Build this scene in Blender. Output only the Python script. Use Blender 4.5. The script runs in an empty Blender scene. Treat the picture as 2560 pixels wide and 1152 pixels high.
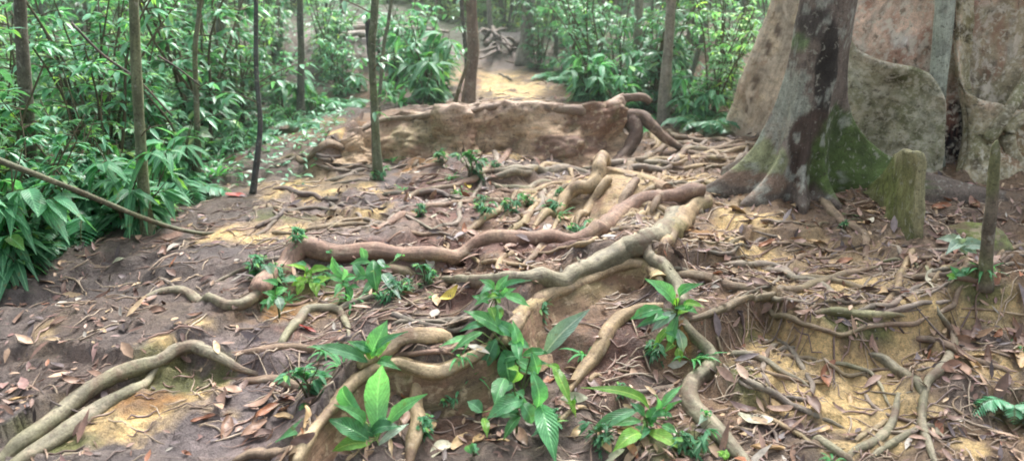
import bpy, math, random
import numpy as np
from mathutils import Vector, Matrix
random.seed(7)
RS = np.random.RandomState(11)
scene = bpy.context.scene
COL = scene.collection

# ------------------------------------------------------------------ noise
def _h(ix, iy, iz, s):
    n = (ix * 374761393 + iy * 668265263 + iz * 2147483647 + s * 1274126177) & 0xffffffff
    n = ((n ^ (n >> 13)) * 1274126177) & 0xffffffff
    n = n ^ (n >> 16)
    return (n & 0xffff) / 65535.0
def vnoise(x, y, z=0.0, s=0):
    x = np.asarray(x, float); y = np.asarray(y, float); z = np.zeros_like(x) + z
    fx, fy, fz = np.floor(x), np.floor(y), np.floor(z)
    ix, iy, iz = fx.astype(np.int64), fy.astype(np.int64), fz.astype(np.int64)
    x, y, z = x - fx, y - fy, z - fz
    u, v, w = x*x*(3-2*x), y*y*(3-2*y), z*z*(3-2*z)
    def c(a, b, d): return _h(ix+a, iy+b, iz+d, s)
    x00 = c(0,0,0)*(1-u)+c(1,0,0)*u; x10 = c(0,1,0)*(1-u)+c(1,1,0)*u
    x01 = c(0,0,1)*(1-u)+c(1,0,1)*u; x11 = c(0,1,1)*(1-u)+c(1,1,1)*u
    return ((x00*(1-v)+x10*v)*(1-w)+(x01*(1-v)+x11*v)*w)*2-1
def fbm(x, y, z=0.0, o=4, s=0):
    t = 0; a = 0.5; f = 1.0
    for k in range(o):
        t = t + a*vnoise(np.asarray(x)*f, np.asarray(y)*f, np.asarray(z)*f, s+k*17); a *= .5; f *= 2.03
    return t
def sm(x, a, b):
    t = np.clip((np.asarray(x, float)-a)/(b-a), 0, 1); return t*t*(3-2*t)

# ------------------------------------------------------------------ camera
F = 1898.0
TH = math.radians(17.0)
CAMZ = 1.5
FW = np.array([0, math.cos(TH), -math.sin(TH)]); UP = np.array([0, math.sin(TH), math.cos(TH)]); RT = np.array([1.0, 0, 0])
CAM = np.array([0, 0, CAMZ])
def ray(px, py): return FW*F + RT*(px-1280) + UP*(576-py)
def proj(P):
    d = np.asarray(P) - CAM
    w = d @ FW
    return 1280+F*(d @ RT)/w, 576-F*(d @ UP)/w, w

# ------------------------------------------------------------------ terrain
PY = [-2, 1.5, 2.6, 3.4, 4.5, 6, 7.5, 9, 10.5, 12, 13, 14.5, 16, 20, 24, 40, 400]
PZ = [-.34, -.30, -.24, -.10, 0, .05, .09, .15, .28, .50, .68, .86, .93, 1.0, 1.05, 1.1, 1.15]
FEAT = []; MOUND = []
def smooth_z(x, y):
    x = np.asarray(x, float); y = np.asarray(y, float)
    z = np.interp(y, PY, PZ)
    z = z - 0.10*np.clip(-x-1.8, 0, 3)*sm(y, 2, 5)*(1-sm(y, 9, 13))
    z = z + 0.10*sm(x, 1.0, 3.0)*sm(y, 3.5, 6.0)
    # banks left and right of the clay gully on the hill
    g = sm(y, 9.5, 12.5)
    z = z + g*(0.45*sm(x, 0.6, 2.4) + 0.42*sm(-x, 1.2, 2.6) - .12*np.exp(-((x+.1)/.6)**2))
    for (cx, cy, rx, ry, h) in MOUND:
        z = z + h*np.exp(-((x-cx)/rx)**2-((y-cy)/ry)**2)
    for (X, Y, H, L, sh) in FEAT:
        yr = np.interp(x, X, Y); hh = np.interp(x, X, H)
        w = .25
        tp = sm(x, X[0]-w, X[0]+.02)*(1-sm(x, X[-1]-.02, X[-1]+w))
        d = y-yr
        z = z + hh*tp*sm(d, -.02, sh)*np.where(d > 0, np.exp(-np.clip(d-sh, 0, 50)/L), 1)
    return z
def ridges(x, y):
    wx = .25*fbm(x*1.7, y*1.7, 0, 2, 101); wy = .25*fbm(x*1.7+50, y*1.7, 0, 2, 102)
    out = 0
    for k, (a, b, c, wd) in enumerate([(1.5, 3.2, .0, .045), (2.6, 4.6, .7, .05), (2.2, 2.0, -.5, .04)]):
        n = fbm((x+wx)*a+c*y, (y+wy)*b-c*x*.6, 0, 2, 110+k*7)
        out = np.maximum(out, np.exp(-(n/wd)**2)*sm(fbm(x*.9+k*7, y*.9, 0, 2, 130+k), -.12, .12))
    return out
MG = None; MGX, MGY, MGS = -5.0, 1.0, .012
def root_mounds(paths):
    global MG
    nx, ny = int(10/MGS), int(11/MGS); g = np.zeros((ny, nx))
    for C, R in paths:
        for c, r in list(zip(C, R))[::2]:
            if r < .006: continue
            h = .40*r; s_ = 2.2*r; q = int(s_*2.2/MGS)+1
            i, j = int((c[1]-MGY)/MGS), int((c[0]-MGX)/MGS)
            i0, i1, j0, j1 = max(0, i-q), min(ny, i+q+1), max(0, j-q), min(nx, j+q+1)
            if i0 >= i1 or j0 >= j1: continue
            dy = (np.arange(i0, i1)-i)[:, None]*MGS; dx = (np.arange(j0, j1)-j)[None, :]*MGS
            g[i0:i1, j0:j1] = np.maximum(g[i0:i1, j0:j1], h*np.exp(-(dx*dx+dy*dy)/(s_*s_)))
    MG = g
def zt(x, y):
    x = np.asarray(x, float); y = np.asarray(y, float)
    z = zt0(x, y)
    if MG is not None:
        fx = np.clip((x-MGX)/MGS, 0, MG.shape[1]-1.01); fy = np.clip((y-MGY)/MGS, 0, MG.shape[0]-1.01)
        ix, iy = fx.astype(int), fy.astype(int); u, v = fx-ix, fy-iy
        z = z+(MG[iy, ix]*(1-u)+MG[iy, ix+1]*u)*(1-v)+(MG[iy+1, ix]*(1-u)+MG[iy+1, ix+1]*u)*v
    return z
def zt0(x, y):
    x = np.asarray(x, float); y = np.asarray(y, float)
    z = smooth_z(x, y)
    near = 1/(1+np.clip(y-6, 0, 100)*.05)
    z = z + .055*fbm(x*1.1, y*1.1, 0, 3, 3) + near*(.030*fbm(x*5, y*5, 0, 3, 5) + .016*fbm(x*22, y*22, 0, 3, 9)) + .014*ridges(x, y)*(1-sm(y, 8, 12))
    # small steps of trodden mud
    n = fbm(x*1.8+9, y*2.6, 0, 3, 21)
    z = z + .055*sm(n, .02, .10)*(1-sm(y, 8, 14)) - .035*np.exp(-(fbm(x*2.3, y*3.1, 0, 2, 55)/.10)**2)*(1-sm(y, 7, 10))*sm(x, -1.2, -.4)
    return z
def G(px, py, lift=0.0, f=smooth_z):
    r = ray(px, py); r = r/(r @ FW)
    lo, hi = 1.5, 45.0
    if f is not smooth_z:
        t0 = float((G(px, py, lift)-CAM) @ FW); lo, hi = max(1.2, t0*.86), t0*1.10
    for n in ((150, 24, 14) if f is smooth_z else (40, 10)):
        T_ = np.geomspace(lo, hi, n)
        P = CAM[None, :] + T_[:, None]*r[None, :]
        below = P[:, 2] < f(P[:, 0], P[:, 1]) + lift
        i = int(np.argmax(below)) if below.any() else n-1
        lo, hi = T_[max(0, i-1)], T_[i]
        if hi <= lo: break
    return P[i].copy()
def D(px, py, Y):
    r = ray(px, py); return CAM + r*(Y/r[1])
def pxw(P): return ((np.asarray(P)-CAM) @ FW)/F      # metres per photo pixel at P

def feature(pts, h, L, sh=.05, fade=None):
    W = [G(a, b, h) for a, b in pts]
    W.sort(key=lambda p: p[0])
    X = [W[0][0]]; Y = [W[0][1]]
    for p in W[1:]:
        if p[0] > X[-1]+.01: X.append(p[0]); Y.append(p[1])
    H = [h]*len(X)
    FEAT.append((X, Y, H, L, sh))
RIDGE_A = [(742,1148),(778,1080),(838,1003),(893,947),(948,913),(1000,903),(1050,916),(1100,923),(1160,898),(1225,866)]
RIDGE_B = [(1262,850),(1300,793),(1330,761),(1390,726),(1450,701),(1515,671),(1575,658),(1625,668),(1650,696)]
RIDGE_LOG = [(800,372),(870,342),(940,305),(1010,294),(1075,284),(1145,277),(1220,266),(1290,264),(1380,270),(1470,276),(1520,264),(1550,248)]
feature(RIDGE_A, .21, .8)
feature([(-200,1240),(0,1128),(75,1076),(175,1020),(250,975),(325,936),(400,900),(440,872),(480,864),(530,884),(600,904),(650,904)], .09, .8)
feature(RIDGE_B, .19, .9)
feature([(610,762),(650,735),(680,700),(720,655),(800,646),(900,650),(1000,656),(1060,655)], .09, .9)
feature([(1725,812),(1800,800),(1885,760),(1935,742),(1980,790),(2075,842),(2160,832),(2260,812),(2330,790),(2450,760),(2620,770)], .19, 1.2, .14)
feature([(a, b+8) for a, b in RIDGE_LOG], .22, 2.5, .25)
def mound(px, py, rx, ry, h):
    p = G(px, py); MOUND.append((p[0], p[1], rx, ry, h))
mound(1580, 490, .38, .3, .13); mound(1720, 520, .25, .2, .08); mound(1040, 880, .22, .12, .06)
mound(1150, 430, .4, .3, .08); mound(720, 400, .9, .35, .10); mound(820, 330, .9, .4, .08)
mound(2420, 740, .5, .3, .07); mound(1980, 470, .5, .4, .07)

# ------------------------------------------------------------------ materials
MATS = {}
def nt(m):
    m.use_nodes = True
    t = m.node_tree; t.nodes.clear(); return t
class NB:
    def __init__(s, name):
        s.m = bpy.data.materials.new(name); s.t = nt(s.m); s.n = s.t.nodes
        s.out = s.n.new('ShaderNodeOutputMaterial'); s.b = s.n.new('ShaderNodeBsdfPrincipled')
        s.t.links.new(s.b.outputs[0], s.out.inputs[0]); MATS[name] = s.m
    def L(s, a, b): s.t.links.new(a, b)
    def noise(s, vec, scale, detail=4, rough=.6, dist=0):
        n = s.n.new('ShaderNodeTexNoise'); n.inputs['Scale'].default_value = scale; n.inputs['Detail'].default_value = detail
        n.inputs['Roughness'].default_value = rough; n.inputs['Distortion'].default_value = dist
        if vec is not None: s.L(vec, n.inputs['Vector'])
        return n.outputs['Fac']
    def ramp(s, fac, stops):
        r = s.n.new('ShaderNodeValToRGB'); e = r.color_ramp.elements
        while len(e) < len(stops): e.new(.5)
        for i, (p, c) in enumerate(stops):
            e[i].position = p; e[i].color = (c if isinstance(c, tuple) else (c, c, c))[:3] + (1,)
        s.L(fac, r.inputs[0]); return r.outputs[0]
    def mix(s, fac, a, b, mode='MIX'):
        m = s.n.new('ShaderNodeMix'); m.data_type = 'RGBA'; m.blend_type = mode
        for sock, v in ((m.inputs[0], fac), (m.inputs[6], a), (m.inputs[7], b)):
            if isinstance(v, (int, float)): sock.default_value = v
            elif isinstance(v, tuple): sock.default_value = v + (1,)
            else: s.L(v, sock)
        return m.outputs[2]
    def math(s, op, a, b=0.0):
        m = s.n.new('ShaderNodeMath'); m.operation = op
        for sock, v in ((m.inputs[0], a), (m.inputs[1], b)):
            if isinstance(v, (int, float)): sock.default_value = v
            else: s.L(v, sock)
        return m.outputs[0]
    def attr(s, n): a = s.n.new('ShaderNodeAttribute'); a.attribute_name = n; return a.outputs['Color']
    def coord(s, k='Object'): return s.n.new('ShaderNodeTexCoord').outputs[k]
    def pos(s): return s.n.new('ShaderNodeNewGeometry').outputs['Position']
    def mapping(s, v, sc):
        m = s.n.new('ShaderNodeMapping'); m.inputs['Scale'].default_value = sc; s.L(v, m.inputs['Vector']); return m.outputs[0]
    def bump(s, h, strength=.5, dist=.01, prev=None):
        b = s.n.new('ShaderNodeBump'); b.inputs['Strength'].default_value = strength; b.inputs['Distance'].default_value = dist
        s.L(h, b.inputs['Height'])
        if prev is not None: s.L(prev, b.inputs['Normal'])
        return b.outputs[0]
    def rand(s): return s.n.new('ShaderNodeObjectInfo').outputs['Random']

def mat_ground():
    s = NB('forest_ground'); p = s.pos(); c = s.attr('Col')
    f1 = s.noise(p, 9, 6, .65); f2 = s.noise(p, 45, 5, .7); f3 = s.noise(p, 160, 3, .6)
    c = s.mix(1.0, c, s.ramp(f1, [(.3, .62), (.55, 1.0), (.75, 1.3)]), 'MULTIPLY')
    c = s.mix(.85, c, s.ramp(f2, [(.30, .45), (.5, 1.08), (.72, 1.5)]), 'MULTIPLY')
    c = s.mix(.6, c, s.ramp(f3, [(.35, .5), (.5, 1.0), (.68, 1.3)]), 'MULTIPLY')
    s.L(c, s.b.inputs['Base Color'])
    s.L(s.ramp(f1, [(.35, .38), (.65, .85)]), s.b.inputs['Roughness'])
    n = s.bump(f2, .9, .035); n = s.bump(f3, .9, .012, n); n = s.bump(s.noise(p, 420, 2), .6, .004, n); s.L(n, s.b.inputs['Normal'])
    return s.m
def mat_bark(name, tint=(1, 1, 1), streak=1.0, rough=.8, spec=.35, spots=()):
    # colour comes from the vertex attribute; streaks run along the UV u axis
    s = NB(name); p = s.pos(); uv = s.n.new('ShaderNodeUVMap').outputs[0]
    c = s.attr('Col'); c = s.mix(1.0, c, tint, 'MULTIPLY')
    a = s.noise(p, 14, 6, .7); b = s.noise(s.mapping(uv, (5, 40, 1)), 1.0, 5, .65, .6); d = s.noise(p, 90, 4, .7)
    c = s.mix(1.0, c, s.ramp(a, [(.3, .6), (.5, 1.0), (.72, 1.35)]), 'MULTIPLY')
    c = s.mix(.8*streak, c, s.ramp(b, [(.3, .55), (.52, 1.0), (.7, 1.3)]), 'MULTIPLY')
    c = s.mix(.5, c, s.ramp(d, [(.33, .5), (.5, 1.0), (.68, 1.35)]), 'MULTIPLY')
    for (sc, lo_, hi_, cc, am, st) in spots:
        f = s.noise(s.mapping(p, st), sc, 6, .62, .4)
        c = s.mix(s.math('MULTIPLY', s.ramp(f, [(lo_, 0.0), (hi_, 1.0)]), am), c, cc)
    s.L(c, s.b.inputs['Base Color'])
    s.L(s.ramp(a, [(.3, rough-.2), (.7, rough+.1)]), s.b.inputs['Roughness'])
    s.b.inputs['Specular IOR Level'].default_value = spec
    n = s.bump(b, .5, .012); n = s.bump(a, .5, .02, n); n = s.bump(d, .5, .004, n); s.L(n, s.b.inputs['Normal'])
    return s.m
def mat_leaf(name, c0, c1, rough=.38, trans=.35, vein=True, spec=.5, back=None):
    s = NB(name); r = s.rand(); uvn = s.n.new('ShaderNodeUVMap').outputs[0]; p = s.pos()
    a = s.attr('Col')
    c = s.mix(s.noise(p, 3.0, 3), c0, c1)
    c = s.mix(1.0, c, a, 'MULTIPLY')
    c = s.mix(1.0, c, s.ramp(r, [(0, .8), (1, 1.22)]), 'MULTIPLY')
    c = s.mix(.5, c, s.ramp(s.noise(p, 60, 3), [(.3, .6), (.7, 1.3)]), 'MULTIPLY')
    c = s.mix(s.math('MULTIPLY', s.ramp(s.noise(p, 22, 4), [(.60, 0.0), (.68, 1.0)]), .55), c, (.20, .15, .05))
    if vein:
        sep = s.n.new('ShaderNodeSeparateXYZ'); s.L(uvn, sep.inputs[0])
        dx = s.math('ABSOLUTE', s.math('SUBTRACT', sep.outputs[0], .5))
        mid = s.ramp(dx, [(0, 1.0), (.035, .6), (.06, 0.0)])
        c = s.mix(s.math('MULTIPLY', mid, .55), c, (min(1, c1[0]*2.5), min(1, c1[1]*2.0), c1[2]*2.0))
        w = s.math('SUBTRACT', sep.outputs[1], s.math('MULTIPLY', dx, .55))
        wv = s.math('SINE', s.math('MULTIPLY', w, 75.0))
        n = s.bump(wv, .45, .003); s.L(n, s.b.inputs['Normal'])
        c = s.mix(s.ramp(wv, [(0.0, .0), (1.0, .18)]), c, tuple(v*.5 for v in c0))
    s.L(c, s.b.inputs['Base Color'])
    s.b.inputs['Roughness'].default_value = rough; s.b.inputs['Specular IOR Level'].default_value = spec
    tr = s.n.new('ShaderNodeBsdfTranslucent'); s.L(s.mix(1.0, c, (1.5, 1.6, .8), 'MULTIPLY'), tr.inputs[0])
    ms = s.n.new('ShaderNodeMixShader'); ms.inputs[0].default_value = trans
    s.L(s.b.outputs[0], ms.inputs[1]); s.L(tr.outputs[0], ms.inputs[2]); s.L(ms.outputs[0], s.out.inputs[0])
    return s.m
def mat_dead(name, stops, attr=False):
    s = NB(name); p = s.pos()
    c = s.attr('Col') if attr else s.ramp(s.rand(), stops)
    c = s.mix(.8, c, s.ramp(s.noise(p, 35, 4), [(.3, .55), (.7, 1.35)]), 'MULTIPLY')
    s.L(c, s.b.inputs['Base Color']); s.b.inputs['Roughness'].default_value = .48
    s.L(s.bump(s.noise(p, 120, 3), .4, .004), s.b.inputs['Normal'])
    return s.m

M_ground = mat_ground()
O1 = (1, 1, 1)
M_bark = mat_bark('root_bark', rough=.72, spots=[(5, .52, .62, (.16, .10, .075), .6, O1), (11, .56, .66, (.46, .38, .28), .5, O1), (30, .58, .68, (.09, .06, .05), .6, O1)])
M_trunk = mat_bark('trunk_bark', streak=.8, rough=.85, spec=.2, spots=[(24, .58, .64, (.36, .36, .30), .55, O1), (50, .56, .66, (.05, .04, .03), .6, O1)])
M_wall = mat_bark('root_wall_bark', streak=.9, rough=.8, spots=[(4, .50, .62, (.20, .11, .075), .65, O1), (7, .56, .66, (.15, .15, .07), .5, O1), (16, .55, .64, (.50, .40, .27), .6, O1), (28, .56, .66, (.07, .045, .035), .7, (1, 1, 1.5))])
M_plate = mat_bark('pale_plate_bark', streak=.8, rough=.85, spec=.2, spots=[(7, .54, .62, (.64, .56, .44), .7, (1, 1, .4)), (9, .56, .64, (.38, .26, .18), .5, (1, 1, .5)), (24, .56, .64, (.20, .14, .09), .5, O1)])
M_giant = mat_bark('giant_bark', streak=.7, rough=.85, spec=.2, spots=[(6, .52, .62, (.38, .19, .13), .5, (1, 1, .35)), (9, .55, .62, (.66, .60, .50), .75, (1, 1, .7)), (26, .54, .60, (.62, .58, .46), .7, O1), (20, .57, .66, (.09, .07, .045), .7, (1, 1, .6))])
M_moss = mat_bark('mossy_plate_bark', streak=.5, rough=.9, spec=.15, spots=[(5, .48, .64, (.22, .24, .11), .5, O1), (14, .53, .62, (.64, .62, .50), .75, O1), (34, .54, .60, (.60, .58, .46), .6, O1), (18, .57, .66, (.07, .055, .035), .7, (1, 1, 1.6))])
M_leaf = mat_leaf('glossy_green_leaf', (.085, .32, .12), (.17, .48, .22), rough=.27)
M_dleaf = mat_leaf('deep_green_leaf', (.07, .25, .12), (.14, .38, .21), rough=.36)
M_bush = mat_leaf('undergrowth_leaf', (.08, .27, .15), (.19, .46, .28), rough=.34, vein=False, trans=.3)
M_lbush = mat_leaf('sunlit_tint_leaf', (.34, .56, .32), (.50, .70, .44), rough=.5, vein=False, trans=.5)  # far foliage in sun: the sunlight is put into this brighter leaf colour
M_mbush = mat_leaf('fresh_undergrowth_leaf', (.15, .38, .19), (.29, .56, .33), rough=.4, vein=False, trans=.4)
M_pale = mat_leaf('pale_leaf', (.26, .42, .33), (.36, .52, .42), rough=.4, trans=.2)
M_yleaf = mat_leaf('young_lime_leaf', (.18, .46, .09), (.30, .58, .14), rough=.32)
M_stem = mat_bark('green_stem', streak=.3)
def plain(c): return lambda P: np.tile(np.array(c, float), (len(P), 1))

# ------------------------------------------------------------------ mesh helpers
def mesh(name, V, Fc, mat, col=None, uv=None, parent=None, smooth=True):
    me = bpy.data.meshes.new(name)
    V = np.asarray(V, float)
    if isinstance(Fc, np.ndarray):
        n, k = Fc.shape
        me.vertices.add(len(V)); me.vertices.foreach_set('co', V.ravel().astype(np.float32))
        me.loops.add(n*k); me.loops.foreach_set('vertex_index', Fc.ravel().astype(np.int32))
        me.polygons.add(n); me.polygons.foreach_set('loop_start', (np.arange(n)*k).astype(np.int32))
        try: me.polygons.foreach_set('loop_total', np.full(n, k, np.int32))
        except Exception: pass
        me.update(calc_edges=True)
    else:
        me.from_pydata([tuple(v) for v in V], [], [tuple(f) for f in Fc]); me.update()
    me.polygons.foreach_set('use_smooth', np.full(len(me.polygons), smooth))
    a = me.color_attributes.new('Col', 'FLOAT_COLOR', 'POINT')
    C = np.ones((len(V), 4)); 
    if col is not None: C[:, :3] = col
    a.data.foreach_set('color', C.ravel().astype(np.float32))
    if uv is not None:
        l = me.uv_layers.new(name='UVMap')
        li = np.empty(len(me.loops), np.int32); me.loops.foreach_get('vertex_index', li)
        l.data.foreach_set('uv', np.asarray(uv, float)[li].ravel().astype(np.float32))
    me.materials.append(mat); me.validate()
    o = bpy.data.objects.new(name, me); COL.objects.link(o)
    if parent is not None: o.parent = parent
    return o
def tag(o, label=None, cat=None, group=None, kind=None):
    if label: o['label'] = label
    if cat: o['category'] = cat
    if group: o['group'] = group
    if kind: o['kind'] = kind
    return o
def empty(name, loc, label=None, cat=None, group=None):
    o = bpy.data.objects.new(name, None); COL.objects.link(o); o.location = Vector(tuple(float(v) for v in loc)); o.empty_display_size = .1
    return tag(o, label, cat, group)
def grid_faces(n, k, closed=True):
    i = np.arange(n-1)[:, None]; j = np.arange(k if closed else k-1)[None, :]
    a = i*k+j; b = i*k+(j+1) % k
    return np.stack([a, b, b+k, a+k], -1).reshape(-1, 4)
def spline(P, step=.03):
    P = np.asarray(P, float); out = []
    Q = np.vstack([2*P[0]-P[1], P, 2*P[-1]-P[-2]])
    for i in range(1, len(Q)-2):
        a, b, c, d = Q[i-1], Q[i], Q[i+1], Q[i+2]
        n = max(2, int(np.linalg.norm((c-b)[:3])/step))
        for t in np.linspace(0, 1, n, endpoint=False):
            out.append(.5*((2*b)+(-a+c)*t+(2*a-5*b+4*c-d)*t*t+(-a+3*b-3*c+d)*t**3))
    out.append(P[-1]); return np.array(out)
def tube_arrays(C, R, k=12, bumpy=.12, flat=1.0, seed=0, fz=9.0, knob=0.0):
    n = len(C); T = np.gradient(C, axis=0); T /= np.linalg.norm(T, axis=1)[:, None]+1e-9
    up = np.array([0, 0, 1.0]) if abs(T[:, 2]).mean() < .75 else np.array([0, 1.0, 0])
    S = np.cross(T, up); S /= np.linalg.norm(S, axis=1)[:, None]+1e-9
    N = np.cross(S, T)
    th = np.arange(k)/k*2*np.pi
    dirs = S[:, None, :]*np.cos(th)[None, :, None]+N[:, None, :]*(np.sin(th)*flat)[None, :, None]
    V = C[:, None, :]+dirs*R[:, None, None]
    q = V.reshape(-1, 3)
    f = fz
    nz = fbm(q[:, 0]*f+seed, q[:, 1]*f, q[:, 2]*f, 3, seed % 97).reshape(n, k)
    # long ribs
    L = np.concatenate([[0], np.cumsum(np.linalg.norm(np.diff(C, axis=0), axis=1))])
    rb = fbm(np.repeat(L[:, None]*2.5, k, 1)+seed, np.cos(th)[None, :]*1.6+np.zeros((n, k)), np.sin(th)[None, :]*1.6+np.zeros((n, k)), 3, 5+seed % 31)
    V = C[:, None, :]+dirs*(R[:, None]*(1+bumpy*1.6*nz+bumpy*2.2*rb))[..., None]
    uv = np.stack([np.repeat(L[:, None], k, 1), np.tile(th/(2*np.pi)*1.0, (n, 1))*np.maximum(R.mean()*6.28, .05)], -1)
    return V.reshape(-1, 3), uv.reshape(-1, 2), nz.ravel(), np.tile(np.sin(th), n)
def tube(name, C, R, mat, base=(.27, .21, .15), top=None, moss=0, k=12, parent=None, seed=0, bumpy=.12, flat=1.0, fz=9.0, paint=None, caps=True):
    C = np.asarray(C, float); R = np.asarray(R, float)
    V, uv, nz, sn = tube_arrays(C, R, k, bumpy, flat, seed, fz)
    n = len(C); Fc = [tuple(f) for f in grid_faces(n, k)]
    if caps:
        Fc.append(tuple(range(k-1, -1, -1))); Fc.append(tuple(range((n-1)*k, n*k)))
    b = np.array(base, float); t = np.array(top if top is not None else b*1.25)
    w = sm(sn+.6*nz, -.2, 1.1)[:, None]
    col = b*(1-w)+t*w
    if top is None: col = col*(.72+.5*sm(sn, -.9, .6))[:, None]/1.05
    pn = fbm(V[:, 0]*7+seed, V[:, 1]*7, V[:, 2]*7, 3, 44)
    col = col*(1+.45*pn)[:, None]
    if moss:
        mw = (moss*sm(fbm(V[:, 0]*4, V[:, 1]*4, V[:, 2]*4, 3, 71), -.1, .35))[:, None]
        col = col*(1-mw)+np.array([.15, .18, .07])*mw
    if paint is not None: col = paint(V, col)
    return mesh(name, V, Fc, mat, np.clip(col, 0.01, .9), uv, parent)

def smooth1(a, k):
    if k < 1 or len(a) < 4: return a
    pad = np.concatenate([np.full(k, a[0]), a, np.full(k, a[-1])]); ker = np.ones(2*k+1)/(2*k+1)
    return np.convolve(pad, ker, 'valid')
def root_path(pts, w0, w1, lift=.35, step=.03, wob=.0, seed=0):
    W = []; w0 *= 1.12; w1 *= 1.12
    for i, p in enumerate(pts):
        w = w0+(w1-w0)*i/(len(pts)-1)
        e = p[2] if len(p) > 2 else 0.0
        g = G(p[0], p[1], e); r = w/2*pxw(g)
        g = G(p[0], p[1], e+lift*r, zt0)
        W.append([g[0], g[1], e, w/2*pxw(g)])
    W = np.array(W); S = spline(W, step)
    if wob:
        L = np.arange(len(S))*step
        S[:, 0] += wob*vnoise(L*4, L*0+seed, 0, seed); S[:, 1] += wob*vnoise(L*4, L*0+seed+9, 0, seed+3)
    k = max(1, int(.07/step)); z = smooth1(zt(S[:, 0], S[:, 1]), k)
    C = np.column_stack([S[:, 0], S[:, 1], z+S[:, 2]+lift*S[:, 3]])
    R = np.clip(S[:, 3], .003, 1)
    return C, R
ROOTN = [0]; PATHS = []
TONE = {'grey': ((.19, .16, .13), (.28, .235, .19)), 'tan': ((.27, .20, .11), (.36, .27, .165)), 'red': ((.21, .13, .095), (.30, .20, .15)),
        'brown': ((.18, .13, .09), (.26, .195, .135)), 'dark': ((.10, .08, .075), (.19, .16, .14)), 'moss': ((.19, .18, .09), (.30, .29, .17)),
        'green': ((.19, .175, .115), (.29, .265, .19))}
def root(pts, w0, w1, tone, label, moss=.25, k=14, lift=.3, wob=.010, bumpy=.17, group=None, end=True, name='surface_root', mat=None):
    ROOTN[0] += 1; sd = ROOTN[0]*7
    C, R = root_path(pts, w0, w1, lift, seed=sd, wob=wob, step=.028 if w0 > 16 else .02)
    n = len(C); 
    if end:   # both ends dive into the soil
        m = min(max(4, int(R[-1]*9/.02)), n//3)
        R = R.copy(); C = C.copy()
        R[-m:] *= np.linspace(1, .38, m); C[-m:, 2] -= np.linspace(0, 1, m)**3*R[-m]*1.2
        R[:m] *= np.linspace(.6, 1, m); C[:m, 2] -= np.linspace(1, 0, m)**2*R[m]*.8
    if name == 'surface_root': PATHS.append((C, R))
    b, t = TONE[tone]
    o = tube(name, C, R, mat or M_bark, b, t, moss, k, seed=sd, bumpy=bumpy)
    tag(o, label, 'root', group)
    return o

def plate_arrays(A, B, th, nrow=22, seed=0, rough=.03, nfix=None):
    """thick wall of wood: A ridge points, B foot points (same count); th thickness"""
    A = spline(A, .03); m = len(A)
    Bs = np.asarray(B, float); tb = np.linspace(0, 1, len(Bs)); ta = np.linspace(0, 1, m)
    Bq = spline(Bs, .03); Bq = np.column_stack([np.interp(ta, np.linspace(0, 1, len(Bq)), Bq[:, c]) for c in range(3)])
    T = np.gradient(A, axis=0); T[:, 2] = 0; T /= np.linalg.norm(T, axis=1)[:, None]+1e-9
    N = np.stack([-T[:, 1], T[:, 0], 0*T[:, 0]], -1)
    N[N[:, 1] < 0] *= -1
    if nfix is not None: N[:] = np.array(nfix, float)/np.linalg.norm(nfix)
    for c in range(3): N[:, c] = smooth1(N[:, c], 4)
    N /= np.linalg.norm(N, axis=1)[:, None]
    OUT = A-Bq; OUT = OUT - (OUT*N).sum(1)[:, None]*N; OUT /= np.linalg.norm(OUT, axis=1)[:, None]+1e-9
    rows = []; vv = []
    for v in np.linspace(0, 1, nrow):
        e = v**1.0
        P = Bq*(1-e)+A*e - N*(th*.5+ .35*th*(1-e)**2) 
        rows.append(P); vv.append(e)
    for a in np.linspace(0, 1, 9)[1:]:
        ang = a*np.pi
        P = A - N*(th*.5*math.cos(ang)) + OUT*(th*.5*math.sin(ang)); rows.append(P); vv.append(1+.3*math.sin(ang))
    for v in np.linspace(1, 0, 6)[1:]:
        P = Bq*(1-v)+A*v + N*(th*.5) ; rows.append(P); vv.append(v)
    V = np.stack(rows, 0); R = len(rows)
    q = V.reshape(-1, 3)
    nn = np.tile(N, (R, 1))
    d = rough*(fbm(q[:, 0]*4+seed, q[:, 1]*4, q[:, 2]*4, 4, seed % 91)*1.2+.5*fbm(q[:, 0]*16, q[:, 1]*16, q[:, 2]*16, 3, seed % 37))
    q = q - nn*d[:, None]; q[:, 2] += .4*d
    L = np.concatenate([[0], np.cumsum(np.linalg.norm(np.diff(A, axis=0), axis=1))])
    uv = np.stack([np.tile(L, (R, 1)), np.repeat(np.linspace(0, 1, R)[:, None], m, 1)], -1).reshape(-1, 2)
    i = np.arange(R-1)[:, None]; j = np.arange(m-1)[None, :]
    a = i*m+j; Fc = np.stack([a, a+1, a+1+m, a+m], -1).reshape(-1, 4)
    Fl = [tuple(f) for f in Fc]
    Fl.append(tuple(r*m for r in range(R))[::-1]); Fl.append(tuple(r*m+m-1 for r in range(R)))
    return q, Fl, uv, np.repeat(np.array(vv), m)
def plate(name, A, B, th, mat, face, ridge, seed=0, rough=.03, parent=None, paint=None, nrow=22, nfix=None):
    q, Fl, uv, v = plate_arrays(A, B, th, nrow, seed, rough, nfix)
    fc = np.array(face, float); rc = np.array(ridge, float)
    n = fbm(q[:, 0]*5, q[:, 1]*5, q[:, 2]*5, 4, seed+5)
    w = sm(v+.25*n, .80, 1.02)[:, None]
    col = fc*(1+.7*n)[:, None]*(1-w)+rc*(1+.3*n)[:, None]*w
    if paint is not None: col = paint(q, col)
    return mesh(name, q, Fl, mat, np.clip(col, .01, .9), uv, parent)
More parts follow.
